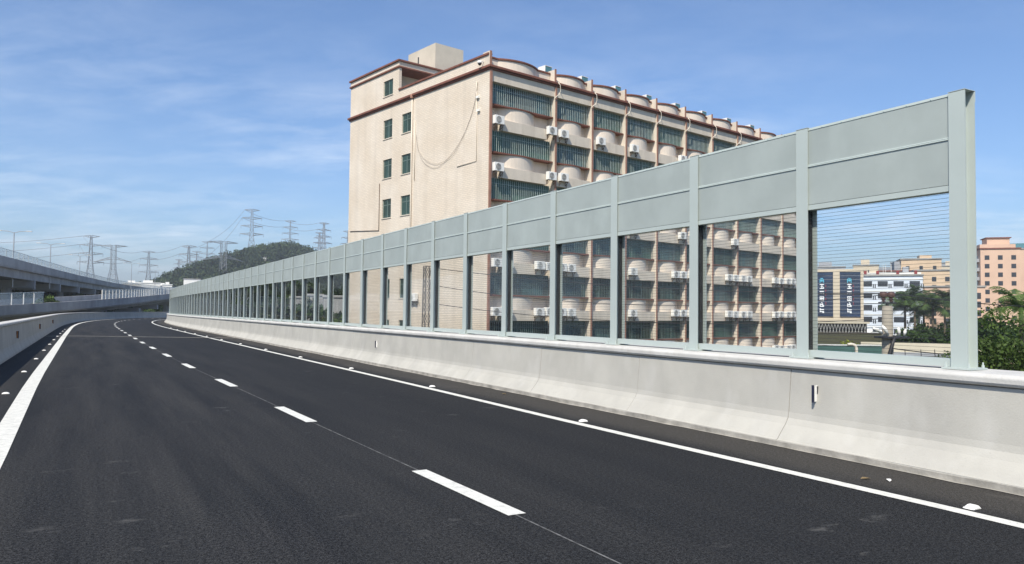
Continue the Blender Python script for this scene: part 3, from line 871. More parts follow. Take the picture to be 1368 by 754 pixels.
# fins
for i, x in enumerate(FIN):
    hw_ = 0.11 if i else 0.0
    x0, x1 = (x - 0.075, x + 0.075) if 0 < i < len(FIN) - 1 else ((0.0, 0.11) if i == 0 else (x - 0.1, x))
    mb = MB(); mb.box(x0, x1, -0.10 if i else 0.0, RC + 0.001 if i else 0.0, 0, 1) if False else None
    mb.box(x0 + (0.251 if i == 0 else 0), x1 + (0.25 if i == 0 else 0), -0.08, RC + 0.0005, 0, hz(17.44)) if i else None
    if i: mb.box(x0, x1, 0.02, RC + 0.05, hz(17.775), hz(18.80))
    if i == 0: mb.box(0.0, 0.11, 0.02, RC + 0.05, hz(17.775), hz(18.85))
    fo = mb.build('fin', 'band_render', bld)
    mb = MB(); xa, xb = (x - 0.085, x + 0.085) if i else (-0.02, 0.16)
    mb.box(xa, xb, -0.125, -0.083 if i else -0.003, 0, hz(17.44)); mb.box(xa, xb, -0.03, 0.018, hz(17.778), hz(18.84))
    mb.build('fin_edge', 'fin_front', fo)
# gable parapet and penthouse
mb = MB(); mb.box(0.0, 0.22, RC + 0.06, 12.42, hz(17.775), hz(18.56)); gp = mb.build('gable_parapet', 'facade_tile', bld)
mb = MB(); mb.box(-0.10, 0.30, 0.10, 12.40, hz(18.563), hz(18.72)); mb.build('parapet_cap', 'brown_trim', gp, bevel=0.02)
mb = MB()
wall_with_holes(mb, 12.43, DEP, hz(17.775), hz(20.55), [pent_open], lambda u, z, d: (d, u, z), 0.25)
ph = mb.build('penthouse_wall', 'facade_tile', bld)
mb = MB(); mb.box(0.26, 9.5, 14.3, 14.5, hz(17.44), hz(20.55)); mb.box(9.3, 9.5, 14.51, DEP - 0.01, hz(17.44), hz(20.55)); mb.build('recessed_wall', 'stair_render', ph)
mb = MB(); mb.box(-0.02, 9.7, 12.42, DEP + 0.02, hz(20.70), hz(21.08)); mb.build('canopy', 'facade_tile', ph)
mb = MB(); mb.box(-0.16, 9.85, 12.28, DEP + 0.12, hz(21.083), hz(21.24)); mb.box(-0.12, 9.8, 12.32, DEP + 0.1, hz(20.553), hz(20.697)); mb.build('canopy_trim', 'brown_trim', ph, bevel=0.02)
mb = MB(); mb.box(4.0, 7.05, 12.95, 17.4, hz(21.245), hz(23.75)); mb.build('stair_tower', 'stair_render', bld)
mb = MB(); mb.bar((2.0, 12.6, hz(21.24)), (2.0, 12.6, hz(21.9)), 0.05, 6); mb.build('vent_pipe', 'black_iron', ph)
# gable windows
for h in openings + [pent_open]:
    l0, l1, z0, z1 = h; par = ph if h is pent_open else bld
    mb = MB(); f = 0.055
    mb.box(0.10, 0.16, l0, l0 + f, z0, z1); mb.box(0.10, 0.16, l1 - f, l1, z0, z1); mb.box(0.10, 0.16, l0 + f, l1 - f, z0, z0 + f); mb.box(0.10, 0.16, l0 + f, l1 - f, z1 - f, z1)
    mb.box(0.102, 0.158, (l0 + l1) / 2 - f / 2, (l0 + l1) / 2 + f / 2, z0 + f, z1 - f)
    if h is not pent_open: mb.box(0.101, 0.159, l0 + f, l1 - f, z1 - 0.52, z1 - 0.46)
    wf = mb.build('window', 'window_frame_green', par)
    mb = MB(); mb.box(0.125, 0.135, l0 + 0.01, l1 - 0.01, z0 + 0.01, z1 - 0.01); mb.build('glass', 'dark_glass', wf)
    mb = MB(); mb.box(-0.06, 0.02, l0 - 0.05, l1 + 0.05, z0 - 0.07, z0 - 0.003); mb.build('sill', 'band_render', wf)
    mb = MB()
    for q in range(1, 10): lq = l0 + (l1 - l0) * q / 10; mb.box(0.055, 0.070, lq - 0.008, lq + 0.008, z0 + 0.005, z1 - 0.005)
    mb.build('security_bars', 'window_frame_green', wf)
# drainpipes and conduits on the gable
def pipe(pts, r, mt, name): 
    mb = MB(); mb.tube(pts, r, 6); return mb.build(name, mt, bld, smooth=True)


pipe([(-0.10, 10.15, hz(17.4)), (-0.10, 10.15, hz(10)), (-0.10, 10.15, 0)], 0.065, 'band_render', 'drain_pipe')
mb = MB(); mb.lathe([(0.14, 0), (0.14, 0.22), (0.08, 0.34)], (-0.15, 10.15, hz(17.42)), 10); mb.build('pipe_hopper', 'fin_front', bld)
pipe([(-0.05, 9.75, hz(15.5)), (-0.05, 9.75, hz(10.6))], 0.030, 'cream_pipe', 'conduit')
pipe([(-0.04, 1.50, hz(16.9)), (-0.04, 1.45, hz(11.0)), (-0.04, 3.85, hz(10.9))], 0.028, 'cream_pipe', 'conduit')
pipe([(-0.04, 20.5, hz(7.2)), (-0.04, 15.3, hz(6.9)), (-0.04, 15.3, hz(11.0))], 0.03, 'rust_iron', 'conduit')
mb = MB()
for (l, z) in ((1.05, 14.6), (1.15, 15.6)): mb.box(-0.16, -0.003, l, l + 0.28, hz(z), hz(z + 0.16))
mb.build('junction_box', 'white_plastic', bld)
# curly overflow pipes at the fins
for i in range(1, 9):
    x = FIN[i] + 0.0
    pts = [(x + 0.05, -0.26, hz(17.75)), (x + 0.18, -0.36, hz(17.55)), (x + 0.24, -0.34, hz(17.1)), (x + 0.12, -0.30, hz(16.8)), (x - 0.12, -0.22, hz(16.62)), (x - 0.2, -0.16, hz(16.4))]
    pipe(pts, 0.032, 'cream_pipe', 'overflow_pipe')


def on_b(x, y, zrel):
    """point in the block's own axes -> world"""
    c, s_ = math.cos(YAW), math.sin(YAW)
    return Vector((ctr.x + c * x - s_ * y, ctr.y + s_ * x + c * y, zrel + H_CAM))


def smooth_line(pts, step=4.0):
    pts = [Vector(p) for p in pts]; out = []
    for i in range(len(pts) - 1):
        p0, p1, p2, p3 = pts[max(i - 1, 0)], pts[i], pts[i + 1], pts[min(i + 2, len(pts) - 1)]
        n_ = max(2, int((p2 - p1).length / step))
        for j in range(n_):
            t = j / n_
            out.append(0.5 * ((2 * p1) + (p2 - p0) * t + (2 * p0 - 5 * p1 + 4 * p2 - p3) * t * t + (3 * p1 - p0 - 3 * p2 + p3) * t ** 3))
    out.append(pts[-1]); return out


# hanging cables on the gable
for k, (sagz, lb_) in enumerate(((10.75, 'lower of the two slack cables looped across the plain gable wall'), (11.25, 'upper of the two slack cables looped across the plain gable wall'))):
    dz = 0.55 * k
    ctrl = [(1.35, 16.8), (1.75, 15.2), (2.6, 13.7), (4.2, 12.2 - 0.4 * dz), (6.4, 11.2 + 0.5 * dz), (8.2, 11.75 + dz * 0.6), (9.2, 12.9 + dz * 0.3), (9.55, 14.3)]
    pts = smooth_line([on_b(-0.05 - 0.02 * k, l, z) for l, z in ctrl], 0.4)
    mb = MB(); mb.tube(pts, 0.010, 5); o = mb.build('hanging_cable', 'grey_cable'); tag(o, lb_, 'cable', 'slack cables on the gable wall')
# dome camera at the roof corner
t = empty('security_camera', on_b(-0.16, 0.75, 18.05), YAW, 'white dome security camera at the roof corner of the apartment block', 'camera')
mb = MB(); mb.bar((0.16, 0, 0.15), (-0.18, 0, 0.15), 0.035, 6); mb.build('arm', 'white_plastic', t)
mb = MB(); mb.lathe([(0.06, 0.14), (0.17, 0.10), (0.18, -0.05), (0.15, -0.07)], (-0.2, 0, 0), 14); mb.build('housing', 'white_plastic', t, smooth=True)
mb = MB(); mb.lathe([(0.135, -0.072), (0.115, -0.16), (0.05, -0.21)], (-0.2, 0, 0), 14); mb.build('dome', 'black_iron', t, smooth=True)
# rooftop boxes behind the parapet
hood = None
for i in range(8):
    x = FIN[i + 1] - 0.15
    if hood is None:
        hood = empty('rooftop_hood'); 
        mb = MB(); mb.box(0, 0.7, 0, 0.8, 0.02, 1.75); mb.build('casing', 'teal_sheet', hood)
        mb = MB(); mb.box(-0.03, -0.003, -0.02, 0.82, 0.02, 1.78); mb.box(-0.03, 0.73, -0.02, 0.82, 1.783, 1.82); mb.build('cover', 'white_plastic', hood)
        o = hood
    else: o = copy_tree(hood)
    o.location = on_b(x, RC + 0.25, 17.55); o.rotation_euler = (0, 0, YAW)
    tag(o, f'white topped teal rooftop box behind the parapet, beside the {ORD[i]} brown fin past the corner', 'rooftop box', 'boxes behind the parapet')


# air conditioners
def make_ac():
    t = empty('air_conditioner')
    mb = MB(); mb.box(-0.43, 0.43, -0.32, 0.0, 0.0, 0.62); mb.build('casing', 'white_plastic', t, bevel=0.02)
    mb = MB()
    for r in (0.25, 0.19, 0.13, 0.07): mb.lathe([(r, 0), (r, -0.012), (r - 0.02, -0.012), (r - 0.02, 0)], (-0.10, -0.323, 0.31), 18, axis='y')
    for a in range(6): mb.bar((-0.10, -0.328, 0.31), (-0.10 + 0.25 * math.cos(a * PI / 3), -0.328, 0.31 + 0.25 * math.sin(a * PI / 3)), 0.006)
    mb.build('fan_grille', 'grille_grey', t)
    for sx in (-0.32, 0.32):
        mb = MB(); mb.box(sx - 0.02, sx + 0.02, -0.36, 0.0, -0.045, -0.003); mb.box(sx - 0.021, sx + 0.021, -0.03, 0.0, -0.35, -0.046); mb.bar((sx, -0.33, -0.04), (sx, -0.02, -0.33), 0.016)
        mb.build('bracket', 'rust_iron', t)
    mb = MB(); mb.tube([(0.43, -0.1, 0.15), (0.52, -0.08, 0.1), (0.53, 0.02, -0.2), (0.50, 0.08, -0.45)], 0.018, 5); mb.build('hose', 'cable_black', t, smooth=True)
    return t


ac0 = make_ac(); first = True
spots = []   # (row, x, label tail)
RW = ['top balcony row', 'second balcony row', 'third balcony row', 'fourth balcony row', 'fifth balcony row', 'lowest balcony row']
for k in range(6):
    low = k >= 3
    spots.append((k, 0.72, 'just right of the building corner'))
    if low: spots.append((k, 1.68, 'second from the building corner'))
    for fi in range(1, 10):
        x = FIN[fi]; nm = ORD[fi - 1]
        if not low:
            if fi == 1: spots += [(k, x - 0.55, f'left of the {nm} fin'), (k, x + 0.75, f'right of the {nm} fin')]
            elif fi in (2, 3): spots.append((k, x + 0.85, f'right of the {nm} fin'))
            elif fi in (5, 7): spots.append((k, x - 0.7, f'left of the {nm} fin'))
        else:
            if fi in (1, 5, 7, 9): spots += [(k, x - 1.62, f'outer left of the {nm} fin'), (k, x - 0.64, f'inner left of the {nm} fin'), (k, x + 0.66, f'inner right of the {nm} fin'), (k, x + 1.64, f'outer right of the {nm} fin')]
            elif fi == 3: spots.append((k, x + 0.75, f'right of the {nm} fin'))
for (k, x, tail) in spots:
    if x > LEN - 0.3: continue
    z = WT[k + 1] + 0.36 + random.uniform(-0.03, 0.05)
    o = ac0 if first else copy_tree(ac0); first = False
    yoff = -0.06 if abs(x - FIN[1]) > 0.6 or True else -0.15
    o.location = on_b(x + random.uniform(-0.04, 0.04), yoff, z); o.rotation_euler = (0, 0, YAW)
    tag(o, f'white air conditioner on the {RW[k]}, {tail}', 'air conditioner', 'air conditioners hung on the balcony fronts')
o = copy_tree(ac0); o.location = on_b(-0.06, 9.3, 0.75); o.rotation_euler = (0, 0, YAW - PI / 2)
tag(o, 'lone air conditioner on the plain gable wall above the noise barrier foot', 'air conditioner')

# ------------------------------------------------------------------ plants
def leaf_mesh(name, centres, radii, nper, size, mtl, parent=None, tones=None, flat=0.75):
    """many leaf-sized quads spread through clumps; per-face tone attribute"""
    V = []; F = []; T = []
    for ci, (c, r) in enumerate(zip(centres, radii)):
        tone = (tones[ci] if tones is not None else random.random())
        d = rng.normal(size=(nper, 3)); d /= np.linalg.norm(d, axis=1)[:, None]
        rr = r * rng.random(nper) ** (1 / 2.2)
        p = np.array(c) + d * rr[:, None] * np.array([1, 1, flat])
        a = rng.normal(size=(nper, 3)) + d * 0.8; a /= np.linalg.norm(a, axis=1)[:, None]
        b = np.cross(a, rng.normal(size=(nper, 3))); b /= np.linalg.norm(b, axis=1)[:, None]
        sz = size * (0.6 + 0.8 * rng.random(nper))[:, None]
        c2_ = np.cross(a, b)
        q = np.stack([p - b * sz, p - c2_ * sz * 0.5, p + b * sz, p + c2_ * sz * 0.5], 1).reshape(-1, 3)
        o = len(V) * 1
        V.append(q); T.append(np.clip(tone + rng.normal(0, 0.18, nper), 0, 1))
    V = np.concatenate(V); T = np.concatenate(T); nf = len(T)
    me = bpy.data.meshes.new(name)
    me.vertices.add(len(V)); me.vertices.foreach_set('co', V.ravel())
    me.loops.add(4 * nf); me.loops.foreach_set('vertex_index', np.arange(4 * nf))
    me.polygons.add(nf); me.polygons.foreach_set('loop_start', np.arange(nf) * 4); me.polygons.foreach_set('loop_total', np.full(nf, 4))
    at_ = me.attributes.new('tone', 'FLOAT', 'FACE'); at_.data.foreach_set('value', T)
    me.materials.append(M[mtl]); me.update(calc_edges=True); me.validate()
    o = bpy.data.objects.new(name, me); COL.objects.link(o)
    if parent is not None: o.parent = parent
    return o


def tree(loc, h, cr_, ch, mtl, label, group=None, ncl=26, nper=120, leaf=0.16, name='broadleaf_tree', trunk_r=0.16, cat='tree'):
    t = empty(name, loc, random.uniform(0, 6.28), label, cat, group)
    cz = h - ch / 2
    cs, rs = [], []
    for i in range(ncl):
        d = rng.normal(size=3); d /= np.linalg.norm(d); q = rng.random() ** 0.45
        p = d * q * np.array([cr_, cr_, ch / 2]) * rng.uniform(0.8, 1.12)
        cs.append((p[0], p[1], p[2] + cz)); rs.append(cr_ * rng.uniform(0.22, 0.42))
    mb = MB(); top = cz + ch * 0.15
    mb.tube([(0, 0, 0), (0.06 * h * .3, 0.03 * h * .3, h * 0.3), (0.03, -0.05, top)], [trunk_r, trunk_r * 0.75, trunk_r * 0.3], 7)
    for i in range(0, ncl, 3):
        c = cs[i]; z0 = min(max(h * 0.25, c[2] - ch * 0.35), top)
        mb.tube([(0.02, 0.0, z0), ((c[0]) * 0.5, c[1] * 0.5, (z0 + c[2]) / 2 + 0.1), c], [trunk_r * 0.4, trunk_r * 0.25, trunk_r * 0.08], 5)
    mb.build('trunk', 'bark', t, smooth=True)
    leaf_mesh('crown', cs, rs, nper, leaf, mtl, t)
    return t


def palm(loc, h, fl, label, nf=16, group=None, lean=0.0):
    t = empty('palm_tree', loc, random.uniform(0, 6.28), label, 'palm tree', group)
    mb = MB(); mb.tube([(0, 0, 0), (lean * 0.5, 0, h * 0.5), (lean, 0, h)], [0.2, 0.14, 0.11], 8); mb.build('trunk', 'bark', t, smooth=True)
    V = []; F = []; T = []
    for k in range(nf):
        az = 2 * PI * k / nf + random.uniform(-0.2, 0.2); el = random.uniform(-0.1, 1.2); L_ = fl * random.uniform(0.8, 1.1)
        tone = random.random()
        prev = None; pts = []
        for i in range(9):
            u = i / 8; e = el - 1.5 * u * u
            if i: p = pts[-1] + Vector((math.cos(az) * math.cos(e), math.sin(az) * math.cos(e), math.sin(e))) * (L_ / 8)
            else: p = Vector((lean, 0, h))
            pts.append(p)
        sd_ = Vector((-math.sin(az), math.cos(az), 0))
        for i in range(1, 9):
            for j in range(4):
                u = (i - 1 + j / 4) / 8; p = pts[i - 1].lerp(pts[i], j / 4)
                wl = fl * 0.24 * math.sin(PI * min(1, u * 0.9 + 0.1)) ** 0.6
                d = (pts[i] - pts[i - 1]).normalized()
                for sg in (-1, 1):
                    tip = p + sd_ * sg * wl + d * wl * 0.5 - Vector((0, 0, wl * (0.35 + 0.3 * random.random())))
                    o = len(V); hwid = d * fl * 0.013
                    V += [p - hwid, p + hwid, tip + hwid * 0.3, tip - hwid * 0.3]; F.append((o, o + 1, o + 2, o + 3)); T.append(min(1, max(0, tone + random.gauss(0, .15))))
    me = bpy.data.meshes.new('fronds'); me.from_pydata([tuple(v) for v in V], [], F)
    a_ = me.attributes.new('tone', 'FLOAT', 'FACE'); a_.data.foreach_set('value', T)
    me.materials.append(M['palm_leaf']); o = bpy.data.objects.new('fronds', me); COL.objects.link(o); o.parent = t
    return t


def gp(x, y, d, z=None):
    p = at(x, y, d); return Vector((p.x, p.y, ZG if z is None else z))


def ztop(x, y, d): return at(x, y, d).z - ZG


# trees seen through the panes left of the block, and along the far end of the barrier
specs = [(455, 392, 84), (441, 380, 92), (428, 392, 80), (415, 376, 90), (402, 380, 98), (388, 372, 96), (372, 376, 104), (356, 374, 108), (338, 376, 112), (318, 380, 120), (300, 384, 126), (282, 386, 130), (262, 390, 136)]
lab = ['low dark tree beside the gable corner, seen through the panes', 'reddish gap tree just left of the apartment block behind panes', 'short rounded tree behind panes, second left of the block', 'tall dark tree behind panes left of the grey stone blocks', 'spreading dark tree among the grey stone blocks']
for i, (x, y, d) in enumerate(specs):
    p = gp(x, y, d); h = ztop(x, y, d)
    lb_ = lab[i] if i < 5 else f'dark roadside tree behind the barrier panes, {ORD[i - 5]} beyond the stone blocks'
    tree(p, h, 3.4, 6.0, ['leaf_dark', 'leaf_mid', 'leaf_dark', 'leaf_dark'][i % 4], lb_, 'trees behind the noise barrier', ncl=24, nper=95, leaf=0.30, trunk_r=0.2)
for i, (x, d, lb_) in enumerate(((450, 78, 'yellow green shrub at the foot of the gable'), (436, 74, 'broad shrub behind panes between two grey blocks'), (418, 76, 'dark shrub in front of the tall dark tree'), (398, 84, 'low shrub below the spreading dark tree'), (376, 90, 'farthest shrub in the row behind the panes'))):
    tree(gp(x, 430, d), ztop(x, 418, d), 3.0, 5.0, 'leaf_olive' if i % 2 == 0 else 'leaf_mid', lb_, 'shrubs behind the panes', ncl=20, nper=90, leaf=0.25, name='shrub', cat='shrub')
for i, (x, y, d, wv, lb_) in enumerate(((447, 395, 79, 2.2, 'grey stone block beside the gable, rightmost of three'), (426, 393, 83, 2.6, 'grey stone block in the middle of the three'), (396, 396, 88, 1.4, 'narrow grey stone block, leftmost of three'))):
    p = gp(x, y, d); hh = ztop(x, y, d)
    t = empty('stone_block', p, 0.3, lb_, 'stone block', 'grey stone blocks behind the panes')
    mb = MB(); mb.prism([(-wv / 2, -.6), (wv / 2, -.6), (wv / 2, .6), (-wv / 2, .6)], 0, hh - 0.25); mb.build('block_body', 'stone_grey', t, bevel=0.06)
    mb = MB(); mb.prism([(-wv / 2 - .1, -.7), (wv / 2 + .1, -.7), (wv / 2 + .1, .7), (-wv / 2 - .1, .7)], hh - 0.248, hh); mb.build('capstone', 'stone_grey', t, bevel=0.05)

# trees on the right: near bush behind the barrier end, hedge trees and palms behind
tree(gp(1352, 400, 30), ztop(1352, 420, 30), 2.3, 5.2, 'leaf_mid', 'olive green feathery tree right of the end post', None, ncl=60, nper=260, leaf=0.075)
tree(gp(1334, 470, 34), ztop(1334, 466, 34), 1.8, 3.0, 'leaf_mid', 'low green bush at the foot of the olive tree', None, ncl=26, nper=150, leaf=0.10, name='shrub', cat='shrub')
palm(gp(1364, 415, 42), ztop(1364, 412, 42), 2.2, 'bright green palm rising behind the olive tree at the picture edge', nf=18)
for i, (x, y, d, lb_) in enumerate(((1318, 426, 88, 'dark rounded tree below the pink tower, nearest the end post'), (1338, 424, 92, 'dark rounded tree below the middle of the pink tower'), (1366, 428, 95, 'dark rounded tree below the right edge of the pink tower'))):
    tree(gp(x, y, d), ztop(x, y, d), 3.4, 6.0, 'leaf_dark', lb_, 'dark trees below the pink tower', ncl=28, nper=110, leaf=0.26)
for i, (x, y, d, lb_) in enumerate(((1206, 440, 76, 'dark rounded tree just right of the concrete pole'), (1222, 434, 80, 'dark green tree behind the concrete pole'), (1268, 431, 92, 'taller dark tree behind the palms by the end post'), (1232, 433, 96, 'taller dark tree behind the tallest palm'), (1240, 436, 78, 'dark bushy tree under the middle palm'), (1258, 434, 76, 'dark bushy tree between the last pane post and the palms'), (1282, 436, 80, 'dark bushy tree hidden partly by the end post'))):
    tree(gp(x, y, d), ztop(x, y, d), 2.7, 5.0, 'leaf_dark', lb_, 'bushy trees under the palms', ncl=26, nper=110, leaf=0.2)
for i, (x, y, d, fl, lb_) in enumerate(((1209, 410, 84, 2.9, 'palm with drooping fronds right behind the concrete pole'), (1222, 400, 88, 3.0, 'tallest palm in the pane, against the white building'), (1246, 410, 82, 3.0, 'palm in front of the apricot block'), (1262, 404, 86, 2.7, 'palm next to the end post'), (1234, 420, 90, 2.6, 'shortest palm between the other palms'))):
    palm(gp(x, y, d), ztop(x, y, d), fl, lb_, nf=20, group='palms beyond the road')
tree(gp(1144, 455, 66), ztop(1144, 451, 66), 1.6, 2.4, 'hedge_yellow', 'yellow green bush left of the concrete pole', None, ncl=16, nper=90, leaf=0.14, name='shrub', cat='shrub')

# ------------------------------------------------------------------ poles, masts, cables between road and block
t = empty('concrete_pole', gp(1186, 480, 34), 0.2, 'thick weathered concrete utility pole with crossarm insulators', 'utility pole')
hp = ztop(1186, 409, 34)
mb = MB(); mb.lathe([(0.34, 0), (0.27, hp * 0.5), (0.22, hp - 0.02), (0.20, hp)], (0, 0, 0), 14); mb.build('shaft', 'pole_concrete', t, smooth=True)
mb = MB(); mb.box(-0.42, 0.42, -0.05, 0.05, hp + 0.10, hp + 0.17); mb.box(-0.04, 0.04, -0.045, 0.045, hp, hp + 0.10); mb.box(-0.45, 0.80, -0.40, 0.3, hp - 1.42, hp - 1.33); mb.build('crossarm', 'black_iron', t)
for x in (-0.19, 0.19):
    mb = MB(); mb.lathe([(0.03, 0), (0.12, 0.03), (0.05, 0.07), (0.14, 0.13), (0.05, 0.17), (0.16, 0.24), (0.17, 0.34), (0.15, 0.42), (0.06, 0.46)], (x, 0, hp + 0.172), 10); mb.build('insulator', 'insulator', t)
mb = MB(); mb.tube([(0.10, -0.32, hp - 1.30), (-0.05, -0.36, hp - 1.7), (-0.25, -0.36, hp - 2.3), (-0.36, -0.36, hp - 3.0), (-0.38, -0.36, 0)], 0.085, 6); mb.build('cable_duct', 'black_iron', t, smooth=True)
for (xa, za, xb, zb2) in ((-0.2, hp - 1.3, -0.5, hp - 0.85), (-0.5, hp - 1.2, -0.95, hp - 0.98), (0.35, hp - 1.3, 0.30, hp - 0.95), (0.6, hp - 1.3, 0.66, hp - 1.0)):
    mb = MB(); mb.tube([(xa, -0.3, za), ((xa + xb) / 2, -0.32, (za + zb2) / 2 + 0.04), (xb, -0.3, zb2)], [0.05, 0.075, 0.05], 7); mb.build('cable_termination', 'white_plastic', t, smooth=True)
for x in (0.9, 1.7, 2.4):
    mb = MB(); mb.bar((x - 0.2, -0.2, hp - 1.9), (x + 0.15, -0.4, 0), 0.02); mb.build('stay_wire', 'black_iron', t)

# bracket fittings on the pole's left: white insulators
t = empty('lattice_mast', gp(570, 440, 40), 0.5, 'dark lattice steel mast with three insulators in front of the gable', 'mast')
hm = ztop(570, 356, 40); mb = MB()
def sq(z): q = 0.26 - 0.10 * z / hm; return [(-q, -q), (q, -q), (q, q), (-q, q)]
nz = 18
for i in range(nz):
    z0, z1 = hm * i / nz, hm * (i + 1) / nz; a, b = sq(z0), sq(z1)
    for k in range(4):
        mb.bar((*a[k], z0), (*b[k], z1), 0.026); k2 = (k + 1) % 4
        mb.bar((*a[k], z0), (*b[k2], z1), 0.014); mb.bar((*a[k2], z0), (*b[k], z1), 0.014); mb.bar((*b[k], z1), (*b[k2], z1), 0.014)
mb.build('lattice_body', 'mast_steel', t)
for z in (hm - 0.25, hm - 1.15, hm - 2.1):
    mb = MB(); mb.bar((0.12, 0, z), (0.42, -0.1, z), 0.03); mb.lathe([(0.05, -0.12), (0.12, -0.06), (0.05, -0.02), (0.12, 0.03), (0.05, 0.08), (0.11, 0.12), (0.04, 0.18)], (0.42, -0.1, z), 10); mb.build('insulator', 'insulator', t)
mast_p = t.location.copy(); cm = math.cos(0.5); sm_ = math.sin(0.5)
tip = [Vector((mast_p.x + 0.42 * cm + 0.1 * sm_, mast_p.y + 0.42 * sm_ - 0.1 * cm, ZG + z)) for z in (hm - 0.1, hm - 1.0, hm - 1.95)]


def cable(p, q, sag, r, label, cat='cable', group=None, mt='cable_black', n=28, name='overhead_cable'):
    pts = [p.lerp(q, i / n) - Vector((0, 0, sag * 4 * (i / n) * (1 - i / n))) for i in range(n + 1)]
    mb = MB(); mb.tube(pts, r, 4); o = mb.build(name, mt, smooth=True); tag(o, label, cat, group); return o


pole_p = gp(1186, 480, 34); pt = Vector((pole_p.x, pole_p.y, ZG + hp + 0.55))
cable(tip[0], pt + Vector((-0.19, 0, 0)), 0.35, 0.016, 'topmost black cable from the lattice mast to the concrete pole', group='cables from the lattice mast')
cable(tip[1], pt + Vector((0.19, 0, -0.02)), 0.75, 0.016, 'middle black cable from the lattice mast to the concrete pole', group='cables from the lattice mast')
cable(tip[2], pt + Vector((0.0, 0, -1.1)), 0.55, 0.016, 'lowest black cable from the lattice mast to the concrete pole', group='cables from the lattice mast')
cable(pt + Vector((0.19, 0.0, 0)), at(1430, 412, 36), 0.12, 0.022, 'thick black cable from the concrete pole past the pink tower')
cable(pt + Vector((0.1, 0.0, -2.4)), at(1430, 472, 36), 0.25, 0.022, 'lower paired cable running right below the olive tree top')
cable(pt + Vector((-0.19, 0, 0.0)), at(1030, 385, 50), 0.2, 0.018, 'black cable from the concrete pole towards the blue signs')

# ------------------------------------------------------------------ viaducts on the left
def poly_sweep(mb, line, prof, mi=0):
    """line: list of Vector (parapet top, road side edge); prof: (offset to the left, dz)"""
    n_ = len(prof); vs = []
    for i, p in enumerate(line):
        d = (line[min(i + 1, len(line) - 1)] - line[max(i - 1, 0)]); d.z = 0; d.normalize(); lf = Vector((-d.y, d.x, 0))
        vs += [p + lf * a + Vector((0, 0, z)) for a, z in prof]
    fs = [(i * n_ + k, i * n_ + (k + 1) % n_, (i + 1) * n_ + (k + 1) % n_, (i + 1) * n_ + k) for i in range(len(line) - 1) for k in range(n_)]
    fs += [tuple(range(n_)), tuple(range((len(line) - 1) * n_, len(line) * n_))]
    mb.add(vs, fs, mi); return mb


def frame_at(line, i):
    d = (line[min(i + 1, len(line) - 1)] - line[max(i - 1, 0)]); d.z = 0; d.normalize(); return d, Vector((-d.y, d.x, 0))


UP = smooth_line([at(-330, 270, 78), at(-130, 312, 92), at(0, 341, 107), at(68, 358.5, 147), at(119, 371, 200), at(164, 380, 262), at(222, 387, 330), at(290, 391, 420)])
up = empty('elevated_viaduct', (UP[0].x, UP[0].y, ZG), 0, 'high elevated road viaduct on the left with railing and crosshead piers', 'viaduct')
ob = Vector((UP[0].x, UP[0].y, ZG))
UPl = [p - ob for p in UP]
W_ = 26.0
mb = MB(); poly_sweep(mb, UPl, [(0, 0), (0.25, 0), (0.25, -1.25), (0, -1.25)]); mb.build('parapet', 'viaduct_concrete', up)
mb = MB(); poly_sweep(mb, UPl, [(W_, 0), (W_ - 0.25, 0), (W_ - 0.25, -1.25), (W_, -1.25)]); mb.build('parapet', 'viaduct_concrete', up)
mb = MB(); poly_sweep(mb, UPl, [(0.05, -1.255), (W_ - 0.05, -1.255), (W_ - 0.05, -1.45), (W_ - 0.7, -1.5), (W_ - 0.7, -2.75), (W_ - 1.2, -2.75), (W_ - 1.3, -1.6), (1.3, -1.6), (1.2, -2.75), (0.7, -2.75), (0.7, -1.5), (0.05, -1.45)]); mb.build('deck', 'viaduct_concrete', up)
mb = MB(); poly_sweep(mb, UPl, [(0.10, 1.06), (0.16, 1.06), (0.16, 1.12), (0.10, 1.12)])
for i in range(0, len(UPl)):
    p = UPl[i]; d, lf = frame_at(UPl, i)
    mb.bar(p + lf * 0.13, p + lf * 0.13 + Vector((0, 0, 1.08)), 0.05)
rl = mb.build('railing', 'frosted_rail', up)
mb = MB(); poly_sweep(mb, UPl, [(0.12, 0.05), (0.14, 0.05), (0.14, 1.04), (0.12, 1.04)])
# railing panel: translucent sheet
m_, t_, b_ = new_mat('clear_sheet'); b_.inputs['Base Color'].default_value = (0.55, 0.62, 0.64, 1); b_.inputs['Alpha'].default_value = 0.30; b_.inputs['Roughness'].default_value = 0.3
mb.build('rail_sheet', 'clear_sheet', rl)
acc = 0; last = UPl[0]
k = 0
for i, p in enumerate(UPl):
    acc += (p - last).length; last = p
    if acc > 27:
        acc = 0
        d, lf = frame_at(UPl, i); b = Matrix((d, lf, Vector((0, 0, 1)))).transposed().to_4x4()
        mt_ = Matrix.Translation(Vector((p.x, p.y, 0))) @ b
        zt_ = p.z - 2.76
        mb = MB(); mb.box(-0.9, 0.9, 0.6, W_ - 0.6, zt_ - 1.3, zt_ - 0.003, mtx=mt_); mb.box(-0.75, 0.75, 0.35, 0.6, zt_ - 1.5, zt_ - 0.004, mtx=mt_)
        cpx = mb.build('pier_cap', 'viaduct_concrete', up)
        for a in (4.5, W_ / 2, W_ - 4.5):
            mb = MB(); mb.lathe([(0.8, 0), (0.8, zt_ - 1.31)], tuple(mt_ @ Vector((0, a, 0))), 12); mb.build('pier', 'viaduct_concrete', up, smooth=False)
        k += 1
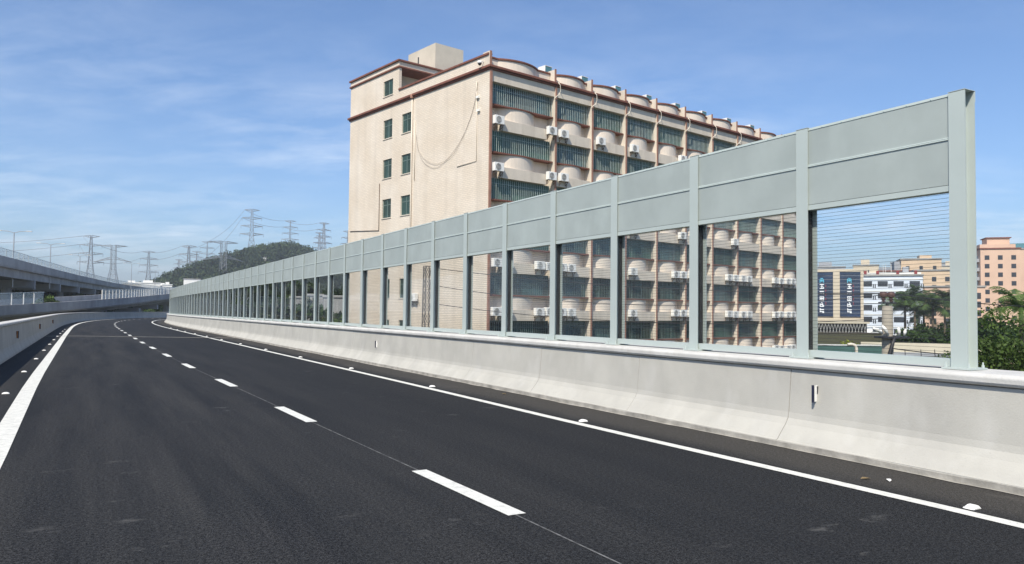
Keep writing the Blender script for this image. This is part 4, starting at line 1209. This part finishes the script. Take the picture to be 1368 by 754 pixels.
# lamps along the far viaduct
lamp = None
for i, (x, y, d, lb_) in enumerate(((19, 309, 120, 'twin arm street lamp nearest, above the left viaduct railing'), (68, 325.5, 150, 'second street lamp along the left viaduct'), (107, 341, 192, 'third street lamp along the left viaduct, before the first pylon'), (176, 352, 255, 'street lamp above the far bend of the viaduct'), (207.5, 361, 330, 'farthest street lamp at the end of the viaduct'))):
    q = min(range(len(UP)), key=lambda j: abs(UP[j].y - d)); dd, lf = frame_at(UP, q)
    ht = 8.6
    if lamp is None:
        lamp = empty('street_lamp')
        mb = MB(); mb.tube([(0, 0, 0), (0, 0, ht)], [0.11, 0.07], 8); mb.build('pole', 'galvanised', lamp)
        for sg in (-1, 1):
            mb = MB(); mb.tube([(0, 0, ht - 0.1), (sg * 0.7, 0, ht + 0.15), (sg * 1.9, 0, ht + 0.22)], 0.05, 6); ar = mb.build('arm', 'galvanised', lamp)
            mb = MB(); mb.box(min(sg * 1.7, sg * 2.5), max(sg * 1.7, sg * 2.5), -0.13, 0.13, ht + 0.17, ht + 0.30); mb.build('lamp_head', 'grille_grey', ar, bevel=0.03)
        o = lamp
    else: o = copy_tree(lamp)
    tp = at(x, y, d)
    o.location = (tp.x, tp.y, tp.z - ht - 0.2); o.rotation_euler = (0, 0, 0.25)
    tag(o, lb_, 'street lamp', 'street lamps along the viaduct')

MID = smooth_line([at(-330, 424, 60), at(-130, 413, 72), at(0, 408.5, 86), at(60, 405, 97), at(119, 401.5, 112), at(187, 396.5, 146), at(224, 393, 176), at(300, 386, 236), at(380, 378, 310)])
md = empty('ramp_viaduct', (MID[0].x, MID[0].y, ZG), 0, 'lower curving concrete ramp between the road and the high viaduct', 'viaduct')
ob2 = Vector((MID[0].x, MID[0].y, ZG)); MDl = [p - ob2 for p in MID]
mb = MB(); poly_sweep(mb, MDl, [(0, 0), (0.3, 0), (0.3, -1.12), (-0.05, -1.12), (-0.02, -0.6)]); mb.build('parapet', 'viaduct_concrete', md)
mb = MB(); poly_sweep(mb, MDl, [(9.0, 0.1), (8.7, 0.1), (8.7, -1.12), (9.0, -1.12)]); mb.build('parapet', 'viaduct_concrete', md)
mb = MB(); poly_sweep(mb, MDl, [(0.3, -1.123), (9.0, -1.123), (9.0, -1.4), (6.2, -1.55), (6.0, -2.3), (3.2, -2.3), (3.0, -1.55), (0.3, -1.35)]); mb.build('deck', 'viaduct_concrete', md)
acc = 0; last = MDl[0]
for i, p in enumerate(MDl):
    acc += (p - last).length; last = p
    if acc > 20:
        acc = 0
        d, lf = frame_at(MDl, i); b = Matrix((d, lf, Vector((0, 0, 1)))).transposed().to_4x4(); mt_ = Matrix.Translation(Vector((p.x, p.y, 0))) @ b; zt_ = p.z - 2.3
        mb = MB(); mb.box(-0.7, 0.7, 0.7, 8.3, zt_ - 0.9, zt_ - 0.003, mtx=mt_); mb.build('pier_cap', 'viaduct_concrete', md)
        mb = MB(); mb.lathe([(0.75, 0), (0.75, zt_ - 0.91)], tuple(mt_ @ Vector((0, 4.5, 0))), 12); mb.build('pier', 'viaduct_concrete', md)


def screen_rail(line, i0, i1, ht, label, gap=1):
    p0 = line[i0]
    t = empty('ramp_screen', p0, 0, label, 'railing', 'screens on the ramp parapet')
    sub = [line[i] - p0 for i in range(i0, i1 + 1)]
    mb = MB(); poly_sweep(mb, sub, [(0.12, 0.06), (0.15, 0.06), (0.15, ht - 0.03), (0.12, ht - 0.03)]); mb.build('sheet', 'clear_sheet', t)
    mb = MB(); poly_sweep(mb, sub, [(0.08, ht - 0.027), (0.18, ht - 0.027), (0.18, ht + 0.05), (0.08, ht + 0.05)]); mb.build('top_rail', 'frosted_rail', t)
    for i, p in enumerate(sub):
        d, lf = frame_at(sub, i)
        q = sub[min(i + 1, len(sub) - 1)]
        for u in (0.0, 0.5):
            pp = p.lerp(q, u) + lf * 0.135; mb = MB(); mb.bar(pp, pp + Vector((0, 0, ht - 0.03)), 0.07); mb.build('upright', 'white_render', t)


def idx_px(line, x):
    best = 0; bd = 1e9
    for i, p in enumerate(line):
        v = MC @ np.array([p.x, p.y, p.z - H_CAM]); xx = 684 + F_PX * v[0] / v[2]
        if abs(xx - x) < bd: bd = abs(xx - x); best = i
    return best


screen_rail(MID, idx_px(MID, -160), idx_px(MID, 55), 1.35, 'grey clear sheet screen with white uprights on the near ramp parapet')
screen_rail(MID, idx_px(MID, 137), idx_px(MID, 290), 1.45, 'long pale screen on the far ramp parapet before the noise barrier')

for i, (x, y, d) in enumerate(((-70, 415, 92), (-30, 414, 100), (8, 413, 108), (44, 411, 118), (84, 409, 130), (124, 408, 146), (160, 406, 168), (196, 404, 196), (225, 402, 230))):
    tree(gp(x, y, d), ztop(x, y, d), 4.6, 6.0, 'leaf_dark', f'dark shrub tree under the far side of the ramp, {ORD[i]} from the left edge', 'shrub trees under the ramp', ncl=26, nper=80, leaf=0.4, trunk_r=0.2)
# dark belt of trees under and behind the viaducts
under = [(-60, 382, 170), (-20, 384, 176), (18, 384, 190), (60, 386, 205), (100, 388, 232), (140, 390, 262), (176, 392, 300), (208, 393, 345)]
for i, (x, y, d) in enumerate(under):
    tree(gp(x, y, d), ztop(x, y, d), 9.5, 9.0, 'leaf_dark', f'dark tree in the shade behind the viaduct piers, {ORD[i]} from the left edge', 'trees behind the viaduct piers', ncl=34, nper=70, leaf=0.9, trunk_r=0.35)
for i, (x, y, d, lb_) in enumerate(((62, 396, 112, 'sunlit green bush showing between the viaduct and the ramp'),)):
    tree(gp(x, y, d), ztop(x, y, d), 2.2, 3.0, 'leaf_mid', lb_, None, ncl=14, nper=70, leaf=0.25, name='shrub', cat='shrub')

# ------------------------------------------------------------------ hill with its wood
hd = 720.0
hill_pts = [(222, 409), (232, 402), (242, 392), (262, 378), (290, 358), (316, 341), (345, 329), (372, 322), (395, 317), (408, 320), (425, 337), (445, 352), (470, 370), (520, 392), (600, 405)]
hx = np.array([at(x, y, hd).x for x, y in hill_pts]); hzv = np.array([at(x, y, hd).z for x, y in hill_pts])


def hill_z(x, y):
    r = np.interp(x, hx, hzv - ZG, left=0, right=0)
    k = max(0.0, 1 - ((y - hd) / 230.0) ** 2)
    return ZG + max(0.0, r - 11.0) * k - 1.5


mb = MB(); gx = np.linspace(hx[0] - 40, hx[-1] + 40, 70); gy = np.linspace(hd - 235, hd + 235, 30)
mb.add([(x, y, hill_z(x, y) + 1.5 * math.sin(x * 0.06) * math.cos(y * 0.05)) for y in gy for x in gx], [(j * 70 + i, j * 70 + i + 1, (j + 1) * 70 + i + 1, (j + 1) * 70 + i) for j in range(29) for i in range(69)])
tag(mb.build('hill', 'hill_soil', smooth=True), kind='structure')
cs, rs, tn = [], [], []
while len(cs) < 3000:
    x = rng.uniform(hx[0], hx[-1]); y = rng.uniform(hd - 215, hd + 60)
    z = hill_z(x, y)
    if z < ZG + 5: continue
    r = rng.uniform(2.2, 4.6); cs.append((x, y, z + r * 0.75 + 1)); rs.append(r); tn.append(float(np.clip(0.5 + 0.35 * math.sin(x * 0.05) * math.sin(y * 0.04) + rng.normal(0, 0.25), 0, 1)))
o = leaf_mesh('hill_forest', cs, rs, 44, 0.95, 'hill_leaf', None, tn, flat=1.0); tag(o, kind='stuff')

# ------------------------------------------------------------------ pylons
def pylon(x, yt, d, hgt, style, label, wbase=None):
    tp = at(x, yt, d); z0 = tp.z - hgt
    t = empty('pylon', (tp.x, tp.y, z0), 0.2 + 0.13 * (hash(label) % 5 if False else len(label) % 5), label, 'pylon', 'lattice pylons on the skyline')
    r = d * 0.00035 * (1.0 if d < 900 else 0.85); wb = wbase or hgt * (0.26 if style == 'wide' else 0.20); mb = MB()
    waist = 0.55 if style == 'tall' else 0.60
    def half(u):
        if style == 'wide': return wb / 2 * (1 - u / waist * 0.72) if u < waist else wb / 2 * 0.28
        return wb / 2 * (1 - u / waist * 0.70) if u < waist else wb / 2 * (0.30 - 0.20 * (u - waist) / (1 - waist))
    nz_ = 12
    for i in range(nz_):
        u0, u1 = i / nz_, (i + 1) / nz_; a, b = half(u0), half(u1)
        A = [(-a, -a), (a, -a), (a, a), (-a, a)]; B = [(-b, -b), (b, -b), (b, b), (-b, b)]
        for k in range(4):
            k2 = (k + 1) % 4; mb.bar((*A[k], u0 * hgt), (*B[k], u1 * hgt), r * 0.85, 4, cap=False)
            mb.bar((*A[k], u0 * hgt), (*B[k2], u1 * hgt), r * 0.45, 3, cap=False); mb.bar((*A[k2], u0 * hgt), (*B[k], u1 * hgt), r * 0.45, 3, cap=False)
            mb.bar((*B[k], u1 * hgt), (*B[k2], u1 * hgt), r * 0.45, 3, cap=False)
    mb.build('tower_body', 'lattice_steel', t)
    tips = []
    if style == 'wide':
        arms = [(0.97, 0.22, 0.02), (0.76, 0.30, -0.05)]
    else:
        arms = [(0.97, 0.115, 0.02), (0.84, 0.15, 0.02), (0.71, 0.165, 0.02), (0.58, 0.18, 0.02)]
    for (u, ln, rise) in arms:
        mb = MB(); z = u * hgt; L_ = ln * hgt; b = half(u)
        for sg in (-1, 1):
            tipv = Vector((sg * L_, 0, z + rise * hgt)); tips.append(tipv)
            for yy in (-b, b):
                mb.bar((sg * b, yy, z), tipv, r * 1.1, 3); mb.bar((sg * b, yy, z + 0.035 * hgt), tipv, r * 0.9, 3)
                for q in (0.3, 0.6):
                    p0 = Vector((sg * b, yy, z)).lerp(tipv, q); p1 = Vector((sg * b, yy, z + 0.035 * hgt)).lerp(tipv, q - 0.15); mb.bar(p0, p1, r * 0.5, 3)
            if style != 'wide' and u < 0.95: mb.bar(tipv, tipv - Vector((0, 0, 0.045 * hgt)), r * 0.7, 3)
        mb.build('crossarm', 'lattice_steel', t)
    cz_, sz_ = math.cos(t.rotation_euler.z), math.sin(t.rotation_euler.z)
    return [Vector((tp.x + cz_ * v.x - sz_ * v.y, tp.y + sz_ * v.x + cz_ * v.y, z0 + v.z)) for v in tips]


T1 = pylon(122, 315, 720, 62, 'tall', 'four armed pylon on the far left, left of the broad armed one')
T2 = pylon(152, 328, 640, 48, 'wide', 'broad armed pylon left of the pale flat roofs')
T3 = pylon(199, 336, 900, 60, 'tall', 'pylon rising above the small white houses')
T4 = pylon(239, 347, 1300, 52, 'tall', 'small distant pylon left of the hill foot')
T5 = pylon(252.5, 328.5, 760, 60, 'tall', 'four armed pylon at the left foot of the hill')
T6 = pylon(263, 336, 1150, 62, 'tall', 'faint thin pylon just right of the one at the hill foot', 6)
T7 = pylon(277, 323, 1250, 72, 'tall', 'slim far pylon above the left slope of the hill', 6)
T8 = pylon(299, 323, 560, 48, 'wide', 'broad armed pylon in front of the hill slope')
T9 = pylon(337, 280, 820, 66, 'tall', 'tallest pylon, standing on the left shoulder of the hill')
T10 = pylon(388, 295, 980, 60, 'tall', 'pylon on the hill top', 7)
T11 = pylon(433, 298, 950, 62, 'tall', 'pylon just right of the hill, in front of another')
T12 = pylon(427, 311, 1250, 62, 'tall', 'fainter pylon half hidden beside the one right of the hill')
T13 = pylon(465.5, 309, 1000, 62, 'tall', 'pylon showing at the left edge of the apartment block')
wires = [(T1, T2, 'two leftmost pylons'), (T2, T3, 'broad left pylon and the houses\' one'), (T3, T5, 'houses\' pylon and the hill foot one'), (T5, T8, 'hill foot pylon and the broad one before the hill'), (T9, T10, 'two pylons on the hill'), (T10, T11, 'hill top pylon and the one right of it'), (T8, T9, 'broad pylon and the tallest one')]
for (A, B, nm) in wires:
    for q, lv in ((0, 'top'), (2, 'lower')):
        d = (A[q] + B[q]).y / 2
        cable(A[q], B[q], 3.5, d * 0.00021, f'{lv} power line between the {nm}', 'power line', 'power lines between the pylons', 'lattice_steel', 16, 'power_line')
for q, (y0, lv) in enumerate(((325.5, 'upper'), (338, 'middle'), (349, 'lower'))):
    e = T1[min(2 * q, 6)]
    cable(at(-160, y0 - 2, 640), e, 4, 0.17, f'{lv} power line running off the left edge from the leftmost pylon', 'power line', 'power lines between the pylons', 'lattice_steel', 16, 'power_line')

# ------------------------------------------------------------------ far buildings
WMESH = {}


def block(name, xc, d, wdt, dep, ytop, mtl, label, floors, cols, yaw=0.0, zbase=None, wsize=(1.3, 1.3), roof='roof_grey', side=None, cat='building', ledge=None, wmat='far_window', group=None, first=1.8, top=1.4, sides=True):
    p = at(xc, 400, d); zb = ZG if zbase is None else zbase
    hgt = at(xc, ytop, d).z - zb
    t = empty(name, (p.x, p.y, zb), math.atan2(-p.x, p.y) + yaw, label, cat, group)
    mb = MB(); mb.box(-wdt / 2, wdt / 2, 0, dep, 0, hgt); wl = mb.build('wall', mtl, t)
    mb = MB(); mb.box(-wdt / 2 - 0.25, wdt / 2 + 0.25, -0.25, dep + 0.25, hgt + 0.002, hgt + 0.4); mb.build('roof', ledge or roof, t)
    fh = (hgt - first - top) / max(floors, 1)
    key = (round(wsize[0], 2), round(wsize[1], 2), wmat)
    for f in range(floors):
        z = first + fh * f + fh * 0.3
        if ledge and f: pass
        for c in range(cols):
            x = -wdt / 2 + wdt * (c + 0.5) / cols
            if key not in WMESH:
                mb = MB(); mb.box(-wsize[0] / 2, wsize[0] / 2, -0.03, 0.05, 0, wsize[1]); o = mb.build('window', wmat, t); WMESH[key] = o.data
                mb = MB()
            else:
                o = bpy.data.objects.new('window', WMESH[key]); COL.objects.link(o); o.parent = t
            o.location = (x, 0, z)
        if sides:
            for yq in range(2):
                o = bpy.data.objects.new('window', WMESH[key]); COL.objects.link(o); o.parent = t
                o.location = (-wdt / 2, dep * (0.3 + 0.4 * yq), z); o.rotation_euler = (0, 0, -PI / 2)
    return t, hgt


def extra(t, x0, x1, y0, y1, z0, z1, mtl, name):
    mb = MB(); mb.box(x0, x1, y0, y1, z0, z1); return mb.build(name, mtl, t)


# pink tower right of the end post
t, h = block('pink_tower', 1337, 230, 10.4, 12, 333, 'pink_render', 'pink residential tower right of the end post', 10, 3, yaw=0.24, ledge='brown_trim', wsize=(1.25, 1.35))
extra(t, -5.0, 4.4, 1.5, 11, h + 0.42, h + 1.6, 'pink_render', 'parapet_storey'); extra(t, -2.5, 3.5, 4, 10, h + 1.62, h + 3.6, 'pink_render', 'stair_head'); extra(t, -2.9, 3.9, 3.6, 10.4, h + 3.62, h + 3.9, 'brown_trim', 'stair_head_roof')
for f in range(9): extra(t, -6.1, -5.22, 1.2, 9.5, 3.0 + f * (h - 4) / 9, 4.0 + f * (h - 4) / 9, 'grey_render', 'balcony')
t, h = block('apricot_tower', 1376, 250, 12.0, 12, 333, 'pink_render', 'apricot tower cut off by the picture edge, behind the pink one', 10, 3, yaw=0.1, wsize=(1.2, 1.3))
extra(t, -5.5, 5, 3, 10, h + 0.42, h + 2.2, 'teal_sheet', 'roof_shed')
# apricot buildings through the last pane
t, h = block('apricot_tower', 1231, 245, 11.5, 10, 347, 'apricot_render', 'tall apricot tower behind, topmost in the last pane', 9, 3, yaw=0.15, wsize=(1.0, 1.2))
extra(t, -7.6, -5.77, 1, 9, 0.3, h - 0.5, 'grey_render', 'stair_core')
extra(t, 0, 3.5, 3, 8, h + 0.42, h + 1.6, 'apricot_render', 'stair_head')
t, h = block('apricot_block', 1257, 215, 13.0, 10, 362, 'apricot_render', 'middle apricot block below the tall apricot tower', 8, 4, yaw=0.12, wsize=(1.1, 1.3))
extra(t, -8.6, -6.52, 0.5, 8, 0.3, h - 0.3, 'grey_render', 'stair_core')
t, h = block('apricot_block', 1266, 190, 16.0, 9, 384, 'pink_render', 'low pinkish block with shaded balconies in front of the apricot ones', 6, 5, yaw=0.1, wsize=(1.4, 1.5))
t, h = block('cream_house', 1197, 235, 9.5, 8, 363, 'cream_render', 'cream roof house behind the white building', 7, 2, ledge='brown_trim', wsize=(1.0, 1.2))
t, h = block('grey_tower', 1180, 620, 34, 20, 358, 'grey_render', 'faint grey tower far behind the white building', 10, 4, wsize=(3, 2), sides=False)
t, h = block('grey_tower', 1258, 420, 22, 14, 352, 'grey_render', 'grey rooftop block far behind the apricot tower', 10, 3, wsize=(2.4, 1.6), sides=False)
# white building with window ribbons
t, h = block('white_building', 1190, 178, 13.2, 10, 369, 'pale_blue_render', 'white office building with ribbon windows and red signs on its roof', 6, 4, yaw=0.05, wsize=(2.1, 1.25), first=0.8, top=0.5)
for f in range(6):
    for c in range(4):
        x = -6.6 + 13.2 * (c + 0.5) / 4
        for q in (1.32, 1.72): extra(t, x + q - 0.12, x + q + 0.12, -0.03, 0.05, 1.2 + f * (h - 1.3) / 6 + 0.1, 1.2 + f * (h - 1.3) / 6 + 1.0, 'far_window', 'slit_window')
for x in (-5.6, -3.0, 1.2, 4.9): extra(t, x, x + 0.6, 0.3, 0.7, h + 0.42, h + 1.25, 'red_sheet', 'roof_sign')
extra(t, -6.4, 6.4, 1.6, 8, h + 0.42, h + 0.9, 'white_render', 'roof_room')
for f in range(7): extra(t, -6.75, 6.75, -0.12, -0.005, 0.45 + f * (h - 1.3) / 6, 0.62 + f * (h - 1.3) / 6, 'white_render', 'floor_band')
extra(t, -4.4, -2.6, 3, 5, h + 0.92, h + 1.9, 'cream_render', 'water_tank'); extra(t, 2.8, 4.0, 4, 6, h + 0.92, h + 2.3, 'grey_render', 'lift_head')
for x in (-1.4, -0.9, 0.3): mb = MB(); mb.bar((x, 3.0, h + 0.9), (x, 3.0, h + 2.9), 0.05); mb.build('antenna', 'white_render', t)
for (nm, xc, d, wd, yt, mt, lb_) in (('distant_block', 1104, 330, 15, 357.5, 'grey_render', 'grey block peeping over the left blue sign'), ('distant_block', 1157, 300, 9, 355, 'cream_render', 'cream block behind the gap between blue signs and white building'), ('distant_block', 1212, 520, 20, 351, 'grey_render', 'hazy block left of the tall apricot tower'), ('distant_block', 1176, 900, 60, 361, 'grey_render', 'widest hazy block on the skyline behind the white building'), ('distant_block', 1272, 330, 12, 356, 'cream_render', 'cream block between the apricot tower and the end post'), ('distant_block', 1327, 420, 16, 346, 'apricot_render', 'apricot block peeping behind the pink tower')):
    tt, hh_ = block(nm, xc, d, wd, 10, yt, mt, lb_, 10, 4, wsize=(wd / 12, 1.3), sides=False)
    extra(tt, -wd * 0.2, wd * 0.15, 2, 6, hh_ + 0.42, hh_ + 2.4, mt, 'stair_head')
# blue sign building: two tall curtain walls in a cream frame
p = at(1118, 400, 150)
t = empty('blue_sign_building', (p.x, p.y, ZG), math.atan2(-p.x, p.y), 'dark blue glass building in a cream frame with two vertical signs', 'building')
h = at(1118, 360, 150).z - ZG; w2 = 10.6; zb_ = at(1118, 426, 150).z - ZG
mb = MB(); mb.box(-w2, (1153 - 1118) / F_PX * 150 * 0.93, 0.35, 9, 0, h - 0.3); mb.build('wall', 'cream_render', t)
xs0 = at(1118, 400, 150).x
def lx(x): return (x - 1118) / F_PX * 150 * 0.93
for (xa, xb) in ((1060, 1113), (1122, 1149)):
    mb = MB(); mb.box(lx(xa), lx(xb), 0.1, 0.345, zb_ + 0.4, h - 0.55); gw = mb.build('curtain_wall', 'blue_curtain_wall', t)
    mb = MB()
    for q in range(1, 12): zq = zb_ + 0.4 + (h - 0.95 - zb_) * q / 12; mb.box(lx(xa), lx(xb), 0.07, 0.098, zq - 0.02, zq + 0.02)
    mb.build('transom', 'grey_render', gw)
    glyphs = [(['.###.', '#.#.#', '#####', '#.#.#', '#...#'], 'sign_cyan'), (['#####', '..#..', '.###.', '..#.#', '#####'], 'sign_white'), (['.....', '#####', '.....', '#.#.#', '.....'], 'sign_white'), (['#####', '#.#.#', '#####', '#.#.#', '#####'], 'sign_white'), (['..#..', '#.##.', '####.', '#..##', '#####'], 'sign_white'), (['#....', '#####', '#....', '#####', '...##'], 'sign_white')]
    xc = lx(1098) if xa < 1100 else lx(1134.5); zt_ = h - 1.7; gs_ = 0.155
    for gi, (gl_, mtl) in enumerate(glyphs):
        mb = MB()
        for r in range(5):
            c = 0
            while c < 5:
                if gl_[r][c] == '#':
                    c1 = c
                    while c1 < 5 and gl_[r][c1] == '#': c1 += 1
                    mb.box(xc + (c - 2.5) * gs_, xc + (c1 - 2.5) * gs_, 0.03, 0.066, zt_ - gi * 1.18 - (r + 0.92) * 0.19, zt_ - gi * 1.18 - r * 0.19); c = c1
                else: c += 1
        mb.build('sign_lettering', mtl, gw)
    mb = MB()
    for q in range(5): mb.box(xc + 0.62, xc + 0.80, 0.03, 0.066, zt_ - 1.3 - q * 0.85 - 0.5, zt_ - 1.3 - q * 0.85)
    mb.build('sign_lettering', 'sign_red', gw)
mb = MB()
for xa, xb in ((1113.2, 1121.8), (1149.2, 1153)): mb.box(lx(xa), lx(xb), 0.0, 0.34, zb_, h - 0.5)
mb.box(-w2, lx(1153), -0.02, 0.345, h - 0.497, h); mb.box(-w2, lx(1153), -0.3, 0.345, zb_ - 0.55, zb_ - 0.004); mb.build('frame', 'cream_render', t)
# sheds, fence, hoarding and low viaduct in front of them
def lowbox(name, x0, x1, ytop, ybot, d, dep, mtl, label, cat, extra_mtl=None):
    a, b = at(x0, ytop, d), at(x1, ytop, d); zb = at((x0 + x1) / 2, ybot, d).z
    t = empty(name, (a.x, a.y, zb), math.atan2(b.y - a.y, b.x - a.x), label, cat)
    L_ = math.hypot(b.x - a.x, b.y - a.y); hh = (a.z + b.z) / 2 - zb
    return t, L_, hh


t, L_, hh = lowbox('lattice_canopy', 1082, 1162, 430, 455, 110, 3, None, 'brown lattice fronted canopy below the blue signs', 'canopy')
mb = MB(); mb.box(0, L_, 0, 3, hh - 0.25, hh); mb.build('roof', 'precast_cream', t)
mb = MB(); mb.box(0, L_, 0.9, 1.0, -4, hh - 0.26); mb.build('back_wall', 'brown_lattice', t)
mb = MB()
nl_ = int(L_ / 0.45)
for i in range(nl_): mb.bar((i * 0.45, 0.1, 0.6), (i * 0.45 + 0.45, 0.1, hh - 0.3), 0.03); mb.bar((i * 0.45 + 0.45, 0.1, 0.6), (i * 0.45, 0.1, hh - 0.3), 0.03)
mb.build('lattice', 'grille_grey', t)
t, L_, hh = lowbox('garden_wall', 1078, 1180, 446, 462, 90, 1, None, 'mossy low wall with planting in front of the canopy', 'wall')
mb = MB(); mb.box(0, L_, 0, 0.4, -4, hh); mb.build('wall_face', 'ground_earth', t); mb = MB(); mb.box(-0.05, L_ + 0.05, -0.06, 0.46, hh + 0.002, hh + 0.12); mb.build('coping', 'brown_lattice', t)
t, L_, hh = lowbox('green_hoarding', 1076, 1176, 462, 482, 60, 0.2, None, 'dark green site hoarding behind the foot of the pane', 'hoarding')
mb = MB()
for i in range(int(L_ / 1.2) + 1): mb.box(i * 1.2, i * 1.2 + 1.19, 0, 0.05, -4, hh)
mb.build('sheet', 'hoarding_green', t)
mb = MB(); mb.box(0, L_, -0.05, 0.1, hh + 0.003, hh + 0.10); mb.build('top_rail', 'grille_grey', t)
# cream precast viaduct crossing on the right
a, b = at(1150, 457, 64), at(1440, 457, 58)
t = empty('cream_flyover', (a.x, a.y, ZG), math.atan2(b.y - a.y, b.x - a.x), 'low cream concrete flyover with parapet and shadow joint, seen past the end post', 'viaduct')
L_ = math.hypot(b.x - a.x, b.y - a.y); zt_ = a.z - ZG
mb = MB(); mb.box(0, L_, 0, 0.3, zt_ - 0.75, zt_); mb.build('parapet', 'precast_cream', t)
mb = MB(); mb.box(0, L_, -0.25, 7, zt_ - 1.0, zt_ - 0.752); mb.build('deck_edge', 'grey_render', t)
mb = MB(); mb.box(0, L_, 0.05, 6.5, zt_ - 2.1, zt_ - 1.003); mb.build('girder', 'precast_cream', t)
for q in range(3):
    mb = MB(); mb.box(2 + q * 7, 3 + q * 7, 2.2, 4.2, 0, zt_ - 2.103); mb.build('pier', 'precast_cream', t)
# pale blue vehicle roof canopy and bent pipe
t = empty('awning', at(1112, 476, 40), 0.35, 'pale blue curved awning low in the last pane', 'awning')
mb = MB()
for i in range(6):
    a0, a1 = i / 6, (i + 1) / 6
    f = lambda u: (-0.75 + 1.5 * u, 0.22 * math.sin(PI * (0.35 + 0.65 * u)))
    (x0, z0), (x1, z1) = f(a0), f(a1)
    mb.add([(x0, 0, z0), (x1, 0, z1), (x1, 1.6, z1 + 0.1), (x0, 1.6, z0 + 0.1), (x0, 0, z0 - 0.05), (x1, 0, z1 - 0.05), (x1, 1.6, z1 + 0.05), (x0, 1.6, z0 + 0.05)], [(0, 1, 2, 3), (4, 5, 6, 7), (0, 1, 5, 4), (2, 3, 7, 6), (1, 2, 6, 5), (0, 3, 7, 4)])
mb.build('sheet', 'awning_blue', t)
mb = MB()
for x in (-0.6, 0.6): mb.bar((x, 0.1, 0.05), (x, 0.1, -4.5), 0.04); mb.bar((x, 1.5, 0.12), (x, 1.5, -4.5), 0.04)
mb.build('awning_post', 'grille_grey', t)
t = empty('vent_stack', gp(1144, 470, 50), 0, 'cream bent vent pipe in front of the green hoarding', 'pipe')
hh = ztop(1144, 460, 50); mb = MB(); mb.tube([(0, 0, 0), (0, 0, hh - 0.25), (-0.1, 0, hh - 0.06), (-0.3, 0, hh), (-0.55, 0, hh - 0.02)], 0.10, 8); mb.build('pipe', 'cream_pipe', t, smooth=True)
mb = MB(); mb.lathe([(0.14, hh - 1.2), (0.14, hh - 1.1)], (0, 0, 0), 10); mb.build('collar', 'grille_grey', t)
# parked cars glimpsed beyond the pole: small roof shapes
for i, (x, y, d, mtl, lb_) in enumerate(((1164, 439, 128, 'white_render', 'white parked car left of the concrete pole'), (1178, 440, 130, 'white_plastic', 'white parked car partly behind the concrete pole'), (1206, 441, 132, 'grille_grey', 'silver parked car right of the concrete pole'))):
    pz = at(x, y, d); t = empty('parked_car', (pz.x, pz.y, pz.z - 1.45), 0.5 + 0.2 * i, lb_, 'car', 'cars parked beyond the pole')
    mb = MB(); sec = [(-2.1, 0.25), (-2.15, 0.7), (-1.3, 0.88), (-0.7, 1.38), (0.7, 1.42), (1.5, 0.92), (2.1, 0.8), (2.15, 0.3)]
    vs = [(x_, -0.85, z_) for x_, z_ in sec] + [(x_, 0.85, z_) for x_, z_ in sec]; n_ = len(sec)
    mb.add(vs, [tuple(range(n_)), tuple(range(n_, 2 * n_))] + [(k, (k + 1) % n_, n_ + (k + 1) % n_, n_ + k) for k in range(n_)]); mb.build('body', mtl, t, bevel=0.08)
    mb = MB(); mb.box(-0.75, 0.85, -0.865, -0.852, 0.92, 1.28); mb.box(-0.75, 0.85, 0.852, 0.865, 0.92, 1.28); mb.build('window', 'far_window', t)
    for wx in (-1.3, 1.3):
        for wy in (-0.86, 0.70):
            mb = MB(); mb.lathe([(0.32, 0), (0.32, 0.16)], (wx, wy, 0.32), 14, axis='y'); mb.build('wheel', 'black_iron', t)
    mb = MB(); mb.box(-2.4, 2.4, -1.2, 1.2, ZG - (pz.z - 1.45), -0.002); 
    dk_ = mb.build('parking_deck', 'stone_grey', None, loc=t.location); dk_.rotation_euler = (0, 0, 0.5 + 0.2 * i); tag(dk_, f'raised grey parking slab under the {lb_.split(" parked")[0]} car, {["left", "middle", "right"][i]} one of three', 'slab', 'parking slabs')
# small pale houses on the left skyline
for i, (x, y, d, wv, lb_) in enumerate(((175, 379, 420, 9, 'small cream house with flat roof at the far viaduct end, leftmost'), (197, 378.5, 440, 13, 'widest pale house on the viaduct skyline'), (216, 382, 460, 7, 'small grey house right of the widest pale house'), (223, 381, 430, 5, 'tiny white house beside the noise barrier end'))):
    t, h = block('pale_house', x, d, wv, 8, y, ['cream_render', 'white_render', 'grey_render', 'white_render'][i], lb_, 3, 3 if wv > 6 else 2, wsize=(1.3, 1.3), group='pale houses on the left skyline', roof='white_render', sides=False)
    extra(t, -wv * 0.2, wv * 0.2, 2, 6, h + 0.42, h + 1.7, 'white_render', 'stair_head')
t, h = block('white_shed', 256, 420, 8.5, 6, 373.5, 'white_render', 'white hut on the hill foot beside the noise barrier top', 4, 2, wsize=(1.2, 1.2), sides=False)
t, h = block('white_shed', 351, 600, 3.6, 3, 344, 'white_render', 'pale hut among the trees on the hillside', 0, 0, sides=False, zbase=at(351, 347, 600).z - 2)

# ------------------------------------------------------------------ the air
mb = MB(); mb.box(-3100, 3100, -3100, 3100, ZG - 1.5, 130)
m_ = bpy.data.materials.new('haze_air'); m_.use_nodes = True; MATS['haze_air'] = m_
n_ = m_.node_tree.nodes; n_.remove(n_['Principled BSDF'])
pv = n_.new('ShaderNodeVolumePrincipled'); pv.inputs['Color'].default_value = (0.86, 0.92, 1.0, 1); pv.inputs['Density'].default_value = 0.0003; pv.inputs['Anisotropy'].default_value = 0.2
m_.node_tree.links.new(pv.outputs[0], n_['Material Output'].inputs['Volume'])
tag(mb.build('haze', 'haze_air'), kind='stuff')
